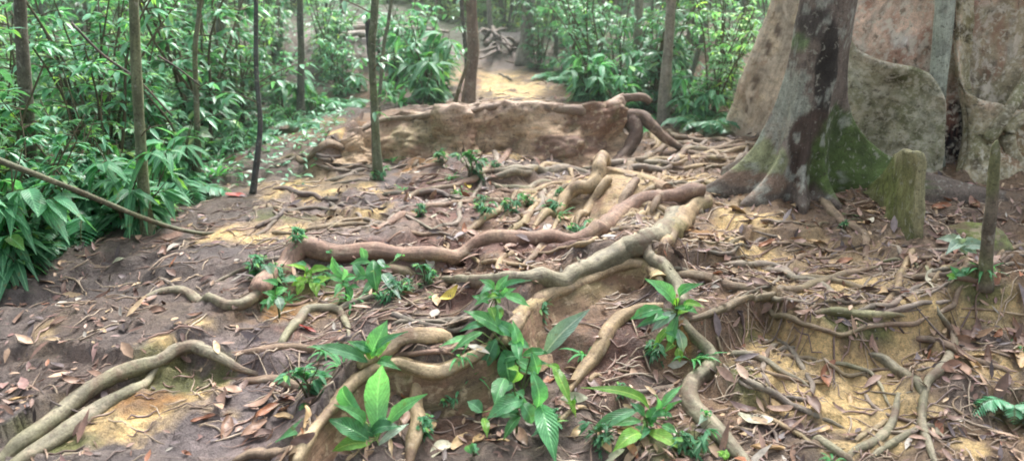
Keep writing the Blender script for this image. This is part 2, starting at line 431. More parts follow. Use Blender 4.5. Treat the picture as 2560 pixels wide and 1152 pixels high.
def blob(V, col, c, r, color, edge=.35, ns=6.0, seed=0, amt=1.0):
    c = np.asarray(c, float); r = np.asarray(r, float)*np.ones(3)
    d = np.sqrt((((V-c)/r)**2).sum(1)); d = d + edge*1.6*fbm(V[:, 0]*ns, V[:, 1]*ns, V[:, 2]*ns, 4, seed+3)
    w = (amt*(1-sm(d, .8, 1.0)))[:, None]
    n = fbm(V[:, 0]*ns*3, V[:, 1]*ns*3, V[:, 2]*ns*3, 3, seed+8)
    return col*(1-w)+np.array(color)*(1+.5*n)[:, None]*w

# ------------------------------------------------------------------ ground sheet
CLAY = (.80, .58, .27); ORANGE = (.36, .19, .065); MUD = (.16, .12, .10); EARTH = (.29, .185, .115); MOSS = (.15, .16, .055); DARK = (.05, .038, .034); RED = (.21, .115, .09)
PAINT = [  # px, py, rx, ry, colour
 (1980,930,170,100,CLAY),(2240,900,90,70,CLAY),(2130,980,110,100,CLAY),(1900,860,80,50,CLAY),(2380,790,150,50,CLAY),(450,960,130,80,(.42,.38,.16)),(1560,500,170,60,(.50,.37,.21)),(1420,530,110,40,(.50,.36,.20)),(1800,480,120,40,(.46,.34,.20)),(760,470,190,50,(.42,.31,.19)),(830,560,160,40,(.42,.31,.18)),(620,600,150,34,(.46,.33,.20)),
 (400,800,120,50,(.48,.36,.21)),(180,850,130,60,(.36,.28,.20)),(1980,640,260,60,(.44,.32,.18)),(2150,740,240,50,(.46,.35,.19)),(2440,800,160,60,(.50,.39,.20)),(2080,960,300,150,(.50,.38,.20)),(760,790,160,60,(.40,.27,.15)),
 (1150,640,260,40,(.32,.19,.15)),(1180,560,200,40,(.34,.22,.17)),(1230,200,110,60,(.50,.34,.18)),(330,1060,240,70,(.44,.32,.17)),
 (2060,960,240,130,CLAY),(2330,870,150,110,(.42,.31,.16)),(2000,940,190,75,CLAY),(2180,960,110,90,CLAY),(2110,1010,80,60,CLAY),(1960,900,40,60,CLAY),(2040,900,30,70,CLAY),(2460,770,140,28,CLAY),(2310,790,80,40,CLAY),
 (2260,860,60,40,CLAY),(2330,750,60,30,CLAY),(2470,930,50,60,CLAY),(1870,830,60,40,MOSS),(1850,960,60,60,MOSS),(2100,1120,90,30,CLAY),(2420,1110,60,30,CLAY),
 (2440,735,90,24,MOSS),(2150,800,120,18,MOSS),(1700,1100,120,50,MOSS),(1700,860,50,40,ORANGE),(1900,640,80,22,CLAY),(1870,560,100,30,CLAY),(1700,465,45,26,CLAY),(1740,450,70,24,CLAY),(2080,720,160,20,CLAY),(2180,700,80,18,CLAY),(2250,770,60,16,CLAY),
 (1710,585,38,30,ORANGE),(1760,600,60,26,ORANGE),(1460,455,50,18,CLAY),(1480,510,60,24,CLAY),(1350,530,60,20,CLAY),(1420,545,60,16,CLAY),
 (1240,215,80,60,CLAY),(1310,235,80,30,CLAY),(1250,150,70,30,MUD),(1170,220,30,40,(.34,.2,.14)),(1400,240,60,16,EARTH),
 (740,457,42,14,CLAY),(820,487,80,14,CLAY),(680,487,40,16,CLAY),(850,350,60,14,CLAY),(900,320,90,14,ORANGE),(720,350,60,20,(.30,.21,.13)),(780,320,80,12,(.34,.24,.13)),(910,480,40,20,CLAY),(920,540,50,20,CLAY),
 (700,560,120,18,MOSS),(560,610,60,18,CLAY),(740,595,60,16,CLAY),(640,620,60,12,CLAY),(960,480,60,14,CLAY),
 (390,775,62,26,CLAY),(140,840,60,40,CLAY),(500,830,40,12,CLAY),(405,880,30,14,CLAY),(430,610,30,20,(.36,.22,.17)),
 (470,960,110,70,MOSS),(540,1000,60,40,CLAY),(300,1090,150,60,CLAY),(370,1040,100,40,ORANGE),(150,1140,120,30,MOSS),(520,950,60,30,MOSS),
 (700,790,60,30,ORANGE),(820,740,40,20,ORANGE),(780,720,90,30,MOSS),(600,800,80,20,EARTH),(760,850,120,16,RED),
 (1120,480,120,30,RED),(1000,480,60,20,RED),(1200,560,160,24,RED),(1250,640,260,30,RED),(1150,680,120,20,RED),(1350,610,160,18,RED),(1050,610,160,16,RED),
 (1520,930,110,90,(.17,.085,.06)),(1560,880,60,60,(.16,.08,.06)),(1400,900,60,50,(.15,.08,.055)),(1100,780,120,20,RED),(1120,1080,160,50,(.18,.10,.065)),(1300,1080,100,50,DARK),
 (1440,365,90,30,(.14,.07,.065)),(1050,425,50,26,ORANGE),(1150,440,70,18,RED),(1300,400,80,14,CLAY),
 (560,500,120,20,MUD),(450,540,90,20,MUD),(300,820,300,80,MUD),(100,980,240,100,MUD),(600,520,100,20,MUD),(440,400,80,60,(.22,.18,.18)),
 (2450,860,110,50,MUD),(2400,1000,60,60,MUD),(1950,1060,110,50,MUD),(1650,960,80,40,MUD),(1280,90,90,50,(.15,.12,.13)),(900,90,180,26,(.38,.34,.32)),(1020,110,120,20,(.34,.30,.27)),
]
def ground_col(x, y):
    n = fbm(x*1.3, y*1.3, 0, 4, 61); n2 = fbm(x*7, y*7, 0, 4, 62); n3 = fbm(x*24, y*24, 0, 3, 63)
    w = sm(n+.3*n2, -.15, .2)[..., None]
    c = np.array(MUD)*(1-w)+np.array(EARTH)*w
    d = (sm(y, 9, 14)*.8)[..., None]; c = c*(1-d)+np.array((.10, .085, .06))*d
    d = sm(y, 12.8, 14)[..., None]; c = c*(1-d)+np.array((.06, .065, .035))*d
    lp = (sm(-x-.25, 0, .8)*(1-sm(y, 5.5, 8))*.7)[..., None]; c = c*(1-lp)+(np.array((.235, .20, .205))*(1+.5*n2)[..., None])*lp
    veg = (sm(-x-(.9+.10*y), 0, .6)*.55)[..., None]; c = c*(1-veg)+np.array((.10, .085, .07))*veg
    right = (sm(x, .6, 1.4)*(1-sm(y, 6.5, 8))*.5)[..., None]; c = c*(1-right)+np.array((.26, .18, .10))*right
    for (px, py, rx, ry, cc) in PAINT:
        p = G(px, py); a = G(px, py+ry); b = G(px, max(py-ry, 30))
        ry_w = max(.06, min(abs(b[1]-a[1])/2, 1.2)); rx_w = rx*pxw(p); cy = (a[1]+b[1])/2 if abs(b[1]-a[1]) < 3 else p[1]
        m = (abs(x-p[0]) < 2*rx_w) & (abs(y-cy) < 2*ry_w)
        if not m.any(): continue
        xx, yy = x[m], y[m]
        dd = np.sqrt(((xx-p[0])/rx_w)**2+((yy-cy)/ry_w)**2)+.6*n2[m]+.35*n[m]+.3*n3[m]
        ww = (1-sm(dd, .55, 1.15))[:, None]*.95
        c[m] = c[m]*(1-ww)+np.array(cc)*ww
    rg = ridges(x, y)[..., None]*.28*(1-sm(y, 8, 12))[..., None]
    c = c*(1-rg)+(np.array((.33, .26, .195))*(1+.5*n2)[..., None])*rg
    # thin wash of dark silt and pinkish clay over everything
    s1 = sm(n3+.4*n2, .12, .4)[..., None]*.28; c = c*(1-s1)+np.array((.075, .058, .055))*s1
    return c
def build_ground():
    ys = np.concatenate([.9*np.exp(.0062*np.arange(0, 560)), np.geomspace(.9*math.exp(.0062*560)*1.02, 400, 90)])-1.0
    tx = np.concatenate([-np.geomspace(4, .86, 24)[:-1], np.linspace(-.85, .85, 400), np.geomspace(.86, 4, 24)[1:]])
    Y = np.repeat(ys[:, None], len(tx), 1); X = tx[None, :]*(Y+1.6)
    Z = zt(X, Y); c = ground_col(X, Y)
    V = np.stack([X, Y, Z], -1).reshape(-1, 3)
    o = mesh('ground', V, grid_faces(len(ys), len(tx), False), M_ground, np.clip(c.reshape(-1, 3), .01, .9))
    tag(o, kind='structure')
# ------------------------------------------------------------------ roots traced from the photograph
R_ = root
R_([(1752,488),(1690,494),(1640,500),(1560,535),(1480,572),(1380,592),(1270,602),(1180,618),(1090,638),(1000,636),(900,632),(800,628),(735,634),(705,664,.03),(676,706,.05),(648,744,.03)], 36, 44, 'red', 'longest reddish root snaking from the front tree across the path', k=16, lift=.55, end=False)
R_([(676,704,.04),(640,745,.02),(600,772),(560,766),(520,746),(470,735),(420,726),(360,744),(322,756)], 32, 18, 'green', 'grey root bending from the left end of the long reddish root onto the path', lift=.5)
R_([(728,634),(690,642),(640,658),(590,682),(532,706)], 16, 8, 'grey', 'thin root branching off left above the muddy hollow at the bend of the long root')
R_([(1745,515),(1700,535),(1660,572),(1610,600),(1570,622),(1500,652),(1440,684),(1380,704),(1290,697),(1200,706),(1130,705),(1055,690)], 60, 30, 'green', 'thick smooth grey green root curving below the long reddish root', k=16, lift=.55, moss=.2)
R_([(1775,482),(1740,498),(1715,530),(1690,560),(1660,590),(1640,625)], 52, 44, 'tan', 'bulging root knee arched over an orange clay hollow left of the front tree', k=16, lift=.8, moss=.4)
R_([(1622,596),(1622,632),(1640,668),(1680,690),(1700,730),(1702,770)], 34, 34, 'green', 'smooth pale root dropping from the root junction behind the leafy seedling on the right centre', k=14, lift=.6, end=False)
R_([(1705,768),(1722,816),(1752,856),(1780,896),(1762,936),(1728,958),(1722,1000),(1760,1042),(1810,1098),(1870,1160),(1900,1210)], 38, 46, 'green', 'thick smooth root with an S bend running down to the bottom edge of the photo', k=16, lift=.6)
R_([(1728,962),(1690,966),(1650,972),(1600,978),(1562,966)], 20, 10, 'grey', 'short side root pointing left from the elbow of the thick S shaped root')
R_([(1640,985),(1600,1002),(1560,1016),(1530,1040)], 10, 6, 'grey', 'thin root hanging under the short side root beside the S shaped root')
R_([(1720,795),(1760,788),(1810,776),(1885,742),(1935,727),(2035,707),(2135,682),(2215,655)], 20, 18, 'brown', 'long brown root running right from the leafy seedling to the leaf litter', lift=.5)
R_([(1650,680),(1690,687),(1760,697),(1825,717),(1900,730),(1940,728)], 22, 20, 'brown', 'low brown root joining the long brown root from the upper left', lift=.4)
R_([(1660,668),(1740,690),(1830,700),(1900,712)], 10, 8, 'grey', 'thin straight root lying just above the low brown root right of centre')
R_([(1918,737),(1970,778),(2020,812),(2075,828),(2160,818),(2260,803),(2325,778)], 16, 10, 'brown', 'root hanging like a garland over the yellow clay bank on the right', lift=.7)
R_([(2025,778),(2110,787),(2210,792),(2262,784)], 26, 20, 'moss', 'short mossy log like root lying on top of the yellow clay bank')
R_([(2332,730),(2345,782),(2374,826),(2386,862),(2362,916),(2328,956),(2310,1012),(2304,1070),(2322,1126),(2350,1180)], 18, 24, 'green', 'long grey root descending the clay bank near the right edge', lift=.6)
R_([(2165,868),(2210,905),(2250,940),(2292,972),(2305,1000)], 20, 30, 'green', 'thick mossy root slanting down the clay bank to meet the long grey root')
R_([(1948,850),(1918,884),(1905,925),(1925,965)], 16, 10, 'grey', 'left arm of the forked root that frames the yellow clay bowl')
R_([(1946,848),(1980,884),(2012,928),(2030,976),(2010,1010)], 14, 12, 'grey', 'right arm of the forked root that frames the yellow clay bowl')
R_([(1958,990),(2020,1007),(2085,1012)], 16, 10, 'grey', 'short root closing the bottom of the yellow clay bowl')
R_([(2118,1150),(2132,1128),(2185,1102),(2226,1060),(2242,992),(2240,960)], 26, 12, 'green', 'grey green root curving up from the bottom edge between two clay patches')
R_([(2132,1108),(2175,1076),(2226,1040)], 16, 10, 'tan', 'short tan root lying beside the curved grey green root at the bottom right')
R_([(2032,1092),(2085,1128),(2140,1160)], 24, 24, 'green', 'smooth root stub entering at the bottom edge right of the S shaped root')
R_([(2150,1160),(2250,1100),(2330,1062),(2330,1120)], 18, 22, 'green', 'curved root in the bottom right corner below the long grey root')
R_([(1760,627),(1835,622),(1895,606),(1952,591)], 12, 8, 'dark', 'dark curved root on the leaf litter below the front tree')
R_([(1820,660),(1870,636),(1930,618),(1985,600)], 7, 5, 'brown', 'thin twig like root just below the dark curved root')
R_([(1930,650),(2010,641),(2085,642),(2145,625)], 9, 7, 'brown', 'thin wavy root across the leaf litter right of the dark curved root')
R_([(2046,470),(2055,500),(2068,518),(2100,546),(2142,576),(2162,610),(2166,655)], 30, 14, 'brown', 'root running from the foot of the front tree down through the dead leaves')
R_([(2190,630),(2225,612),(2260,642),(2296,672)], 12, 10, 'grey', 'small arched root between the mossy buttress end and the clay bank')
R_([(2200,655),(2250,650),(2290,668),(2320,700)], 12, 10, 'moss', 'small mossy root just under the small arched root')
R_([(1798,896),(1850,956),(1912,974)], 9, 6, 'grey', 'thin root running right from the elbow of the S shaped root')
R_([(1898,1055),(1940,1097),(1950,1130)], 12, 8, 'dark', 'thin dark root in the grey mud at the bottom right of centre')
R_([(1790,812),(1800,858),(1806,890)], 8, 5, 'brown', 'short thin root hanging under the long brown root near the seedling')
R_([(1990,812),(1984,845),(1970,868)], 7, 5, 'brown', 'short thin root hanging from the garland root')
R_([(2120,740),(2170,700),(2200,680),(2190,655)], 8, 6, 'grey', 'thin forked root above the mossy log like root')
R_([(2385,700),(2345,725),(2300,742),(2260,740)], 9, 5, 'grey', 'thin root reaching left from the foot of the pale leaved seedling')
R_([(2400,768),(2460,775),(2520,790),(2580,796)], 7, 6, 'tan', 'thin pale root lying across the yellow clay at the right edge')
# left foreground
R_([(-120,1200),(0,1131),(75,1082),(175,1028),(250,984),(325,944),(400,905),(440,876),(480,868),(530,886),(600,905),(655,908)], 44, 26, 'green', 'thick pale root rising diagonally from the bottom left corner and bending at its crest', k=16, lift=.6)
R_([(-20,1190),(40,1152),(100,1120),(175,1070),(250,1024),(325,978),(385,932),(430,895)], 46, 24, 'green', 'second thick root pressed against the lower side of the diagonal root at the bottom left', k=16, lift=.5)
R_([(572,878),(650,872),(750,871),(862,886)], 18, 20, 'red', 'straight reddish root right of the crest of the diagonal root')
R_([(558,936),(625,957),(725,962),(828,950)], 22, 24, 'brown', 'low brown root parallel to and below the straight reddish root')
R_([(700,852),(740,808),(768,774),(808,770),(850,777),(872,812),(876,840)], 24, 13, 'green', 'arched root with two feet below the leafy bank left of centre', lift=.9)
R_([(840,775),(900,752),(960,735)], 20, 16, 'grey', 'short root joining the top of the arched root from the right')
R_([(575,1150),(660,1142),(752,1130)], 26, 24, 'brown', 'low root along the bottom edge left of the big leaved seedling')
R_([(1056,918,.02),(1046,960,.03),(1038,1010),(1042,1055),(1030,1102),(1014,1160)], 30, 40, 'tan', 'upright tan root dropping to the bottom edge under the scalloped root wall', lift=.7)
R_([(1085,940),(1100,985),(1085,1030)], 14, 10, 'brown', 'thin root running down the face of the scalloped root wall')
R_([(885,890),(930,878),(990,852),(1060,840),(1115,850),(1155,878)], 44, 40, 'tan', 'broad yellowish mossy root hump behind the scalloped root wall', k=16, moss=.6, lift=.35, bumpy=.2)
R_([(1655,762),(1575,782),(1532,812),(1506,856),(1490,896),(1450,936),(1402,996)], 36, 26, 'tan', 'mossy tan root running down beside the dark red earth bank', k=16, lift=.7, moss=.5)
R_([(1410,620),(1380,606),(1350,618),(1328,640),(1298,664)], 22, 14, 'brown', 'knobbly root stub with a rounded head below the long reddish root')
R_([(1290,630),(1252,644),(1238,676),(1212,700)], 16, 12, 'tan', 'small tan root crossing to the thick grey green root')
R_([(1470,640),(1445,612),(1425,632),(1400,650)], 8, 6, 'grey', 'small forked grey root beside the knobbly root stub')
R_([(940,668),(990,676),(1045,690)], 34, 30, 'brown', 'mossy broken root lump under the long reddish root')
R_([(960,780),(1010,798),(1070,812),(1180,800),(1210,788)], 14, 16, 'dark', 'dark rotten root lying above the hump in the centre foreground')
# middle
R_([(930,582),(985,552),(1040,530),(1105,515),(1180,504),(1262,490)], 20, 14, 'red', 'reddish root slanting up to the right in front of the central root knot')
R_([(860,580),(940,556),(1000,525),(1080,512),(1160,492),(1240,486)], 12, 10, 'grey', 'slim grey root parallel to and above the slanting reddish root')
R_([(1150,590),(1190,570),(1232,536),(1282,498),(1350,475),(1420,450)], 22, 16, 'tan', 'tan root descending left from the central root knot')
R_([(1512,388,.06),(1495,425,.09),(1452,464,.08),(1412,500,.04),(1362,528),(1330,562)], 36, 22, 'tan', 'thick tan root forming the spine of the central root knot', lift=.8)
R_([(1526,428,.08),(1500,478,.07),(1472,522,.02),(1440,560)], 34, 20, 'tan', 'second tan rib of the central root knot', lift=.8)
R_([(1590,440,.05),(1570,480,.05),(1545,520,.02),(1520,556)], 26, 16, 'brown', 'right hand rib of the central root knot', lift=.8)
R_([(1655,462,.03),(1640,500,.03),(1622,532)], 22, 14, 'brown', 'outermost right rib of the central root knot', lift=.8)
R_([(1470,470),(1430,500),(1400,540),(1380,580)], 16, 10, 'tan', 'slim tan root between the two ribs of the central root knot', lift=.7)
R_([(1390,470),(1340,500),(1300,520),(1240,560)], 14, 10, 'tan', 'slim tan root left of the spine of the central root knot')
R_([(1520,428),(1560,436),(1610,442),(1660,470),(1690,480)], 20, 14, 'brown', 'brown root along the top of the clay mound right of the central knot')
R_([(1430,560),(1445,530),(1480,528),(1490,570)], 8, 7, 'tan', 'tiny tan loop root above the long reddish root')
R_([(1222,418),(1275,428),(1350,432),(1425,424),(1490,424)], 26, 22, 'grey', 'thick grey root lying across the path below the root wall')
R_([(1225,455),(1290,470),(1340,462),(1390,448)], 20, 14, 'green', 'flat grey green root just below the thick grey crossing root')
R_([(1030,420),(1045,392),(1090,377),(1150,377),(1225,374),(1292,364)], 14, 10, 'brown', 'brown root running along the foot of the root wall')
R_([(1120,378),(1158,402),(1202,428),(1222,470)], 14, 12, 'grey', 'root going down right from the foot of the root wall to the dark leafy clump')
R_([(1232,376),(1246,402),(1262,424)], 14, 16, 'grey', 'short post like root linking the wall foot and the thick grey crossing root')
R_([(1880,368),(1835,378),(1760,386),(1700,396),(1630,400),(1560,420),(1530,440)], 16, 14, 'tan', 'pale root running left from the front tree to the central knot')
R_([(1870,392),(1780,396),(1700,412),(1640,432),(1590,462)], 13, 10, 'tan', 'second pale root just below the pale root left of the front tree')
R_([(1845,362),(1800,345),(1740,355),(1690,345),(1655,322)], 14, 16, 'brown', 'brown root from behind the front tree to the hooked end of the root wall')
R_([(1780,350),(1720,365),(1660,360),(1610,375)], 10, 8, 'grey', 'slim grey root winding below the brown root near the hooked end')
R_([(1815,320),(1790,330),(1760,345)], 22, 14, 'grey', 'short thick grey root at the left foot of the giant buttressed tree')
R_([(1690,520),(1640,548),(1610,585)], 12, 9, 'grey', 'thin root lying behind the thick grey green root near the root junction')
R_([(1840,520),(1790,505),(1765,530),(1770,560)], 8, 6, 'grey', 'thin grey root hanging over the orange clay hollow')
R_([(1690,620),(1740,600),(1790,608),(1850,590)], 10, 7, 'tan', 'thin tan root above the dark curved root')
# left middle
R_([(640,565),(690,542),(730,528),(800,519),(860,514),(905,521),(935,534)], 13, 8, 'dark', 'dark slender root bridging the puddled clay hollow left of centre', lift=.8)
R_([(800,378),(828,398),(852,416)], 10, 7, 'grey', 'short pale stick like root on the upper left of the path')
R_([(930,425),(885,432),(845,446),(800,452)], 14, 9, 'grey', 'grey root reaching left from the foot of the twin stemmed sapling')
R_([(925,452),(870,458),(820,462)], 12, 8, 'grey', 'lower grey root left of the twin stemmed sapling')
R_([(925,376),(860,378),(790,384),(720,396),(655,412)], 20, 12, 'brown', 'broad brown root ridge crossing the upper left of the path')
R_([(900,350),(840,350),(780,362)], 9, 6, 'dark', 'thin dark root on the upper left slope of the path')
R_([(640,612),(690,598),(720,618)], 8, 6, 'grey', 'small hoop root left of the bend of the long root')
R_([(440,720),(412,700),(395,690)], 12, 7, 'grey', 'short upright root stub on the muddy path at left')
R_([(560,480),(600,462),(640,470)], 8, 6, 'grey', 'thin root at the foot of the dark leaning sapling')
R_([(900,610),(980,592),(1060,588),(1120,578)], 10, 8, 'red', 'thin red root just behind the long reddish root')
R_([(1130,590),(1180,600),(1240,592),(1300,570)], 9, 7, 'red', 'thin curved root between the long reddish root and the tan roots')
R_([(1400,610),(1480,600),(1560,602),(1610,596)], 10, 8, 'red', 'thin red root running parallel under the long reddish root near the junction')
def wood_face(dark, mosscol, seed):
    def f(V, col):
        n = fbm(V[:, 0]*3+seed, V[:, 1]*3, V[:, 2]*5, 4, seed)
        w = sm(n, -.05, .3)[:, None]*.6; col = col*(1-w)+np.array(mosscol)*w
        n = fbm(V[:, 0]*6, V[:, 1]*6, V[:, 2]*12, 4, seed+4); w = sm(n, .05, .35)[:, None]*.6
        return col*(1-w)+np.array(dark)*w
    return f
# thin rootlets
def rootlets(n, box, lab, grp, tone):
    k = 0; t = 0
    while k < n and t < 3000:
        t += 1
        px, py = random.uniform(box[0], box[2]), random.uniform(box[1], box[3])
        a = random.gauss(.1, .5)+(math.pi if random.random() < .5 else 0)
        L = random.uniform(50, 150)*(.5+.7*(py-300)/850); pts = []
        for i in range(5):
            pts.append((px, py)); a += random.gauss(0, .4)
            px += math.cos(a)*L/4; py -= math.sin(a)*L/4*.45
        if not all(box[0] < q[0] < box[2] and box[1] < q[1] < box[3] for q in pts): continue
        w = (random.uniform(4, 8) if random.random() < .7 else random.uniform(9, 16))*(.6+.5*(py-300)/800)
        R_(pts, w, w*.6, random.choice(tone), lab, k=7, wob=.012, group=grp, lift=.6, name='thin_root'); k += 1
A = [G(a, b, .09) for a, b in [(1425,478),(1470,452),(1520,430),(1570,434),(1620,446),(1672,474)]]
B = [G(a, b, -.03) for a, b in [(1415,545),(1465,560),(1520,568),(1580,560),(1630,545),(1690,520)]]
tag(plate('root_wall', A, B, .09, M_wall, (.30,.225,.14), (.44,.35,.24), 9, .05, paint=wood_face((.14,.09,.06), (.40,.29,.14), 9)), 'ribbed brown face of the central root knot above the long reddish root', 'root')
def medroots(n, box, ang, lab, grp, tones, wr, Lr):
    for i in range(n):
        px, py = random.uniform(box[0], box[2]), random.uniform(box[1], box[3]); a = random.gauss(ang, .28); L = random.uniform(*Lr); pts = []
        for j in range(6):
            pts.append((px, py)); a += random.gauss(0, .33); px += math.cos(a)*L/5; py -= math.sin(a)*L/5*.5
        w = random.uniform(*wr); R_(pts, w, w*random.uniform(.45, .8), random.choice(tones), lab, group=grp, lift=.5, wob=.016)
medroots(26, (1000,400,1560,600), .25, 'middling root among the interlaced roots between the root wall and the long reddish root', 'interlaced middle roots', ['red','brown','tan','grey'], (12, 26), (160, 380))
medroots(12, (1560,350,1830,480), .25, 'middling root spreading between the knob of the root wall and the front tree', 'roots left of the front tree', ['tan','grey','brown'], (11, 22), (140, 280))
medroots(22, (1750,620,2350,800), .22, 'middling root crossing the litter above the yellow clay bank', 'roots above the clay bank', ['brown','grey','tan'], (10, 22), (150, 360))
medroots(9, (1800,820,2400,1060), -.8, 'middling root slanting down the yellow clay bank', 'roots on the clay bank face', ['brown','grey','green','tan'], (11, 22), (200, 400))
medroots(14, (620,380,960,600), .15, 'middling root along the puddled clay at the upper left', 'roots on the upper left clay', ['brown','grey','dark'], (8, 16), (130, 280))
medroots(10, (1080,600,1500,690), .2, 'middling root in the red hollow between the two long roots', 'roots in the red hollow', ['red','tan'], (9, 16), (110, 240))
medroots(10, (880,760,1250,890), .1, 'middling root on the red earth behind the scalloped root wall', 'roots behind the scalloped wall', ['red','brown','grey'], (10, 18), (120, 240))
rootlets(22, (1780,700,2500,1140), 'thin wiry rootlet trailing over the yellow clay bank at lower right', 'rootlets on the clay bank', ['brown','grey','tan'])
rootlets(26, (1760,520,2300,700), 'thin rootlet winding through the dead leaves below the front tree', 'rootlets below the front tree', ['brown','grey'])
rootlets(40, (1000,400,1720,600), 'thin rootlet threading between the roots in the middle of the path', 'rootlets in mid path', ['red','tan','grey'])
rootlets(24, (620,340,1000,620), 'thin rootlet half sunk in the clay at the upper left of the path', 'rootlets at upper left of the path', ['brown','grey'])
rootlets(12, (1180,95,1400,250), 'thin root tangled on the steep gully behind the root wall', 'tangled roots in the gully', ['brown','grey','dark'])
rootlets(22, (560,700,1300,900), 'thin rootlet on the red earth below the long reddish root', 'rootlets on red earth', ['red','brown'])
rootlets(8, (1380,840,1700,1130), 'thin rootlet hanging on the dark red earth bank', 'rootlets on the red bank', ['tan','brown'])

# ------------------------------------------------------------------ root walls
def lift_line(pts, e): return [G(a, b, e, zt0) for a, b in pts]
A = lift_line(RIDGE_A, .03)
B = [G(a, b, -.03) for a, b in [(720,1260),(800,1215),(880,1160),(930,1100),(975,1078),(1015,1066),(1060,1062),(1110,1050),(1170,1025),(1240,985)]]
WA = tag(plate('root_wall', A, B, .055, M_wall, (.24, .155, .10), (.40, .30, .17), 3, .03, paint=wood_face((.09, .05, .035), (.12, .13, .07), 3)), 'scalloped wall like root with a tan rim behind the big leaved seedlings at bottom centre', 'root')
A = lift_line(RIDGE_B, .04)
B = [G(a, b, -.02) for a, b in [(1250,930),(1310,925),(1345,905),(1400,872),(1450,852),(1520,800),(1570,765),(1620,745),(1650,735)]]
WB = tag(plate('root_wall', A, B, .075, M_wall, (.28, .19, .12), (.46, .36, .20), 5, .03, paint=wood_face((.10, .055, .04), (.17, .15, .07), 5)), 'tan root wall with a pale arched rim over the dark red earth bank', 'root')
for wo, rg, rad in ((WA, RIDGE_A, .024), (WB, RIDGE_B, .030)):
    Cr = spline(lift_line(rg, .045), .025); q_ = np.arange(len(Cr))*.1
    Cr[:, 1] -= .02; Cr[:, 2] += .010*fbm(q_, 0*q_, 0, 3, 5)
    tube('rim', Cr, rad*(1+.35*fbm(q_*1.3, 0*q_+3, 0, 3, 8))*np.interp(np.arange(len(Cr))/len(Cr), [0, .08, .9, 1], [.5, 1, 1, .4]), M_bark, (.27,.20,.12), (.46,.36,.23), .3, 14, seed=int(rad*1000), bumpy=.2, flat=1.2, parent=wo)
# long root wall behind the path
bpx = [(790,384),(860,388),(930,394),(1010,394),(1075,398),(1145,402),(1220,398),(1290,400),(1380,402),(1470,398),(1520,392),(1552,384)]
B = [G(a, b) for a, b in bpx]
Bf = [b-np.array([0, .14+.05*math.sin(i*1.7), .02]) for i, b in enumerate(B)]
A = [D(a[0], a[1], b[1]+.12) for a, b in zip(RIDGE_LOG, B)]
wall = empty('root_wall', B[5], 'long low wall of root wood with a knobbly hooked right end across the back of the path', 'root')
def rel(o, par):
    o.parent = par; o.matrix_parent_inverse = Matrix.Translation(-par.location); return o
def wp(V, col):
    px, py, _ = proj(V.T[0:3].T)
    col = blob(V, col, D(1440, 360, B[8][1]), (.45, .5, .10), (.17, .10, .08), seed=4, amt=.8)
    col = blob(V, col, D(1500, 300, B[9][1]), (.35, .5, .15), (.20, .12, .08), seed=6)
    col = blob(V, col, D(1060, 330, B[4][1]), (.3, .6, .15), (.24, .21, .12), seed=9, amt=.7)
    col = blob(V, col, D(1200, 330, B[6][1]), (.4, .6, .12), (.33, .24, .15), seed=12, amt=.7)
    return col
rel(plate('wall_face', A, Bf, .10, M_wall, (.44,.32,.21), (.46,.35,.27), 8, .15, paint=wp, nrow=40), wall)
y0 = B[-1][1]
Cr = spline(np.array(A)[1:]+np.array([0, -.03, .0]), .03); Cr[:, 2] += .02*fbm(np.arange(len(Cr))*.13, 0*np.arange(len(Cr)), 0, 3, 5)
rel(tube('rim', Cr, np.interp(np.arange(len(Cr))/len(Cr), [0, .5, 1], [.02, .032, .055]), M_bark, (.24,.175,.13), (.36,.28,.22), .2, 12, seed=8, bumpy=.16), wall)
def stalk(name, pts, w0, w1, Ys, par, base, top=None, mat=None, moss=.1, k=14, seed=1, bumpy=.15, paint=None, step=.03, label=None):
    W = []
    for i, p in enumerate(pts):
        Yy = Ys if isinstance(Ys, (int, float)) else Ys[i]
        q = D(p[0], p[1], Yy); w = p[2] if len(p) > 2 else w0+(w1-w0)*i/(len(pts)-1)
        W.append([*q, w/2*pxw(q)])
    S = spline(W, step)
    o = tube(name, S[:, :3], S[:, 3], mat or M_bark, base, top, moss, k, seed=seed, bumpy=bumpy, paint=paint)
    if par is not None: rel(o, par)
    return o
stalk('knob', [(1530,268),(1550,250),(1580,243),(1612,246),(1626,256)], 32, 16, y0+.1, wall, (.17,.12,.09), seed=3, bumpy=.25)
stalk('knob', [(1500,300),(1560,290),(1600,288),(1628,312),(1660,345),(1700,370)], 44, 18, [y0+.1,y0,y0,y0-.05,y0-.05,y0], wall, (.17,.125,.10), seed=4, bumpy=.22)
stalk('knob', [(1575,300),(1590,330),(1575,365),(1545,400),(1512,425)], 46, 22, [y0,y0-.08,y0-.12,y0-.3,y0-.45], wall, (.12,.085,.07), seed=5, bumpy=.22)

root_mounds(PATHS)
build_ground()
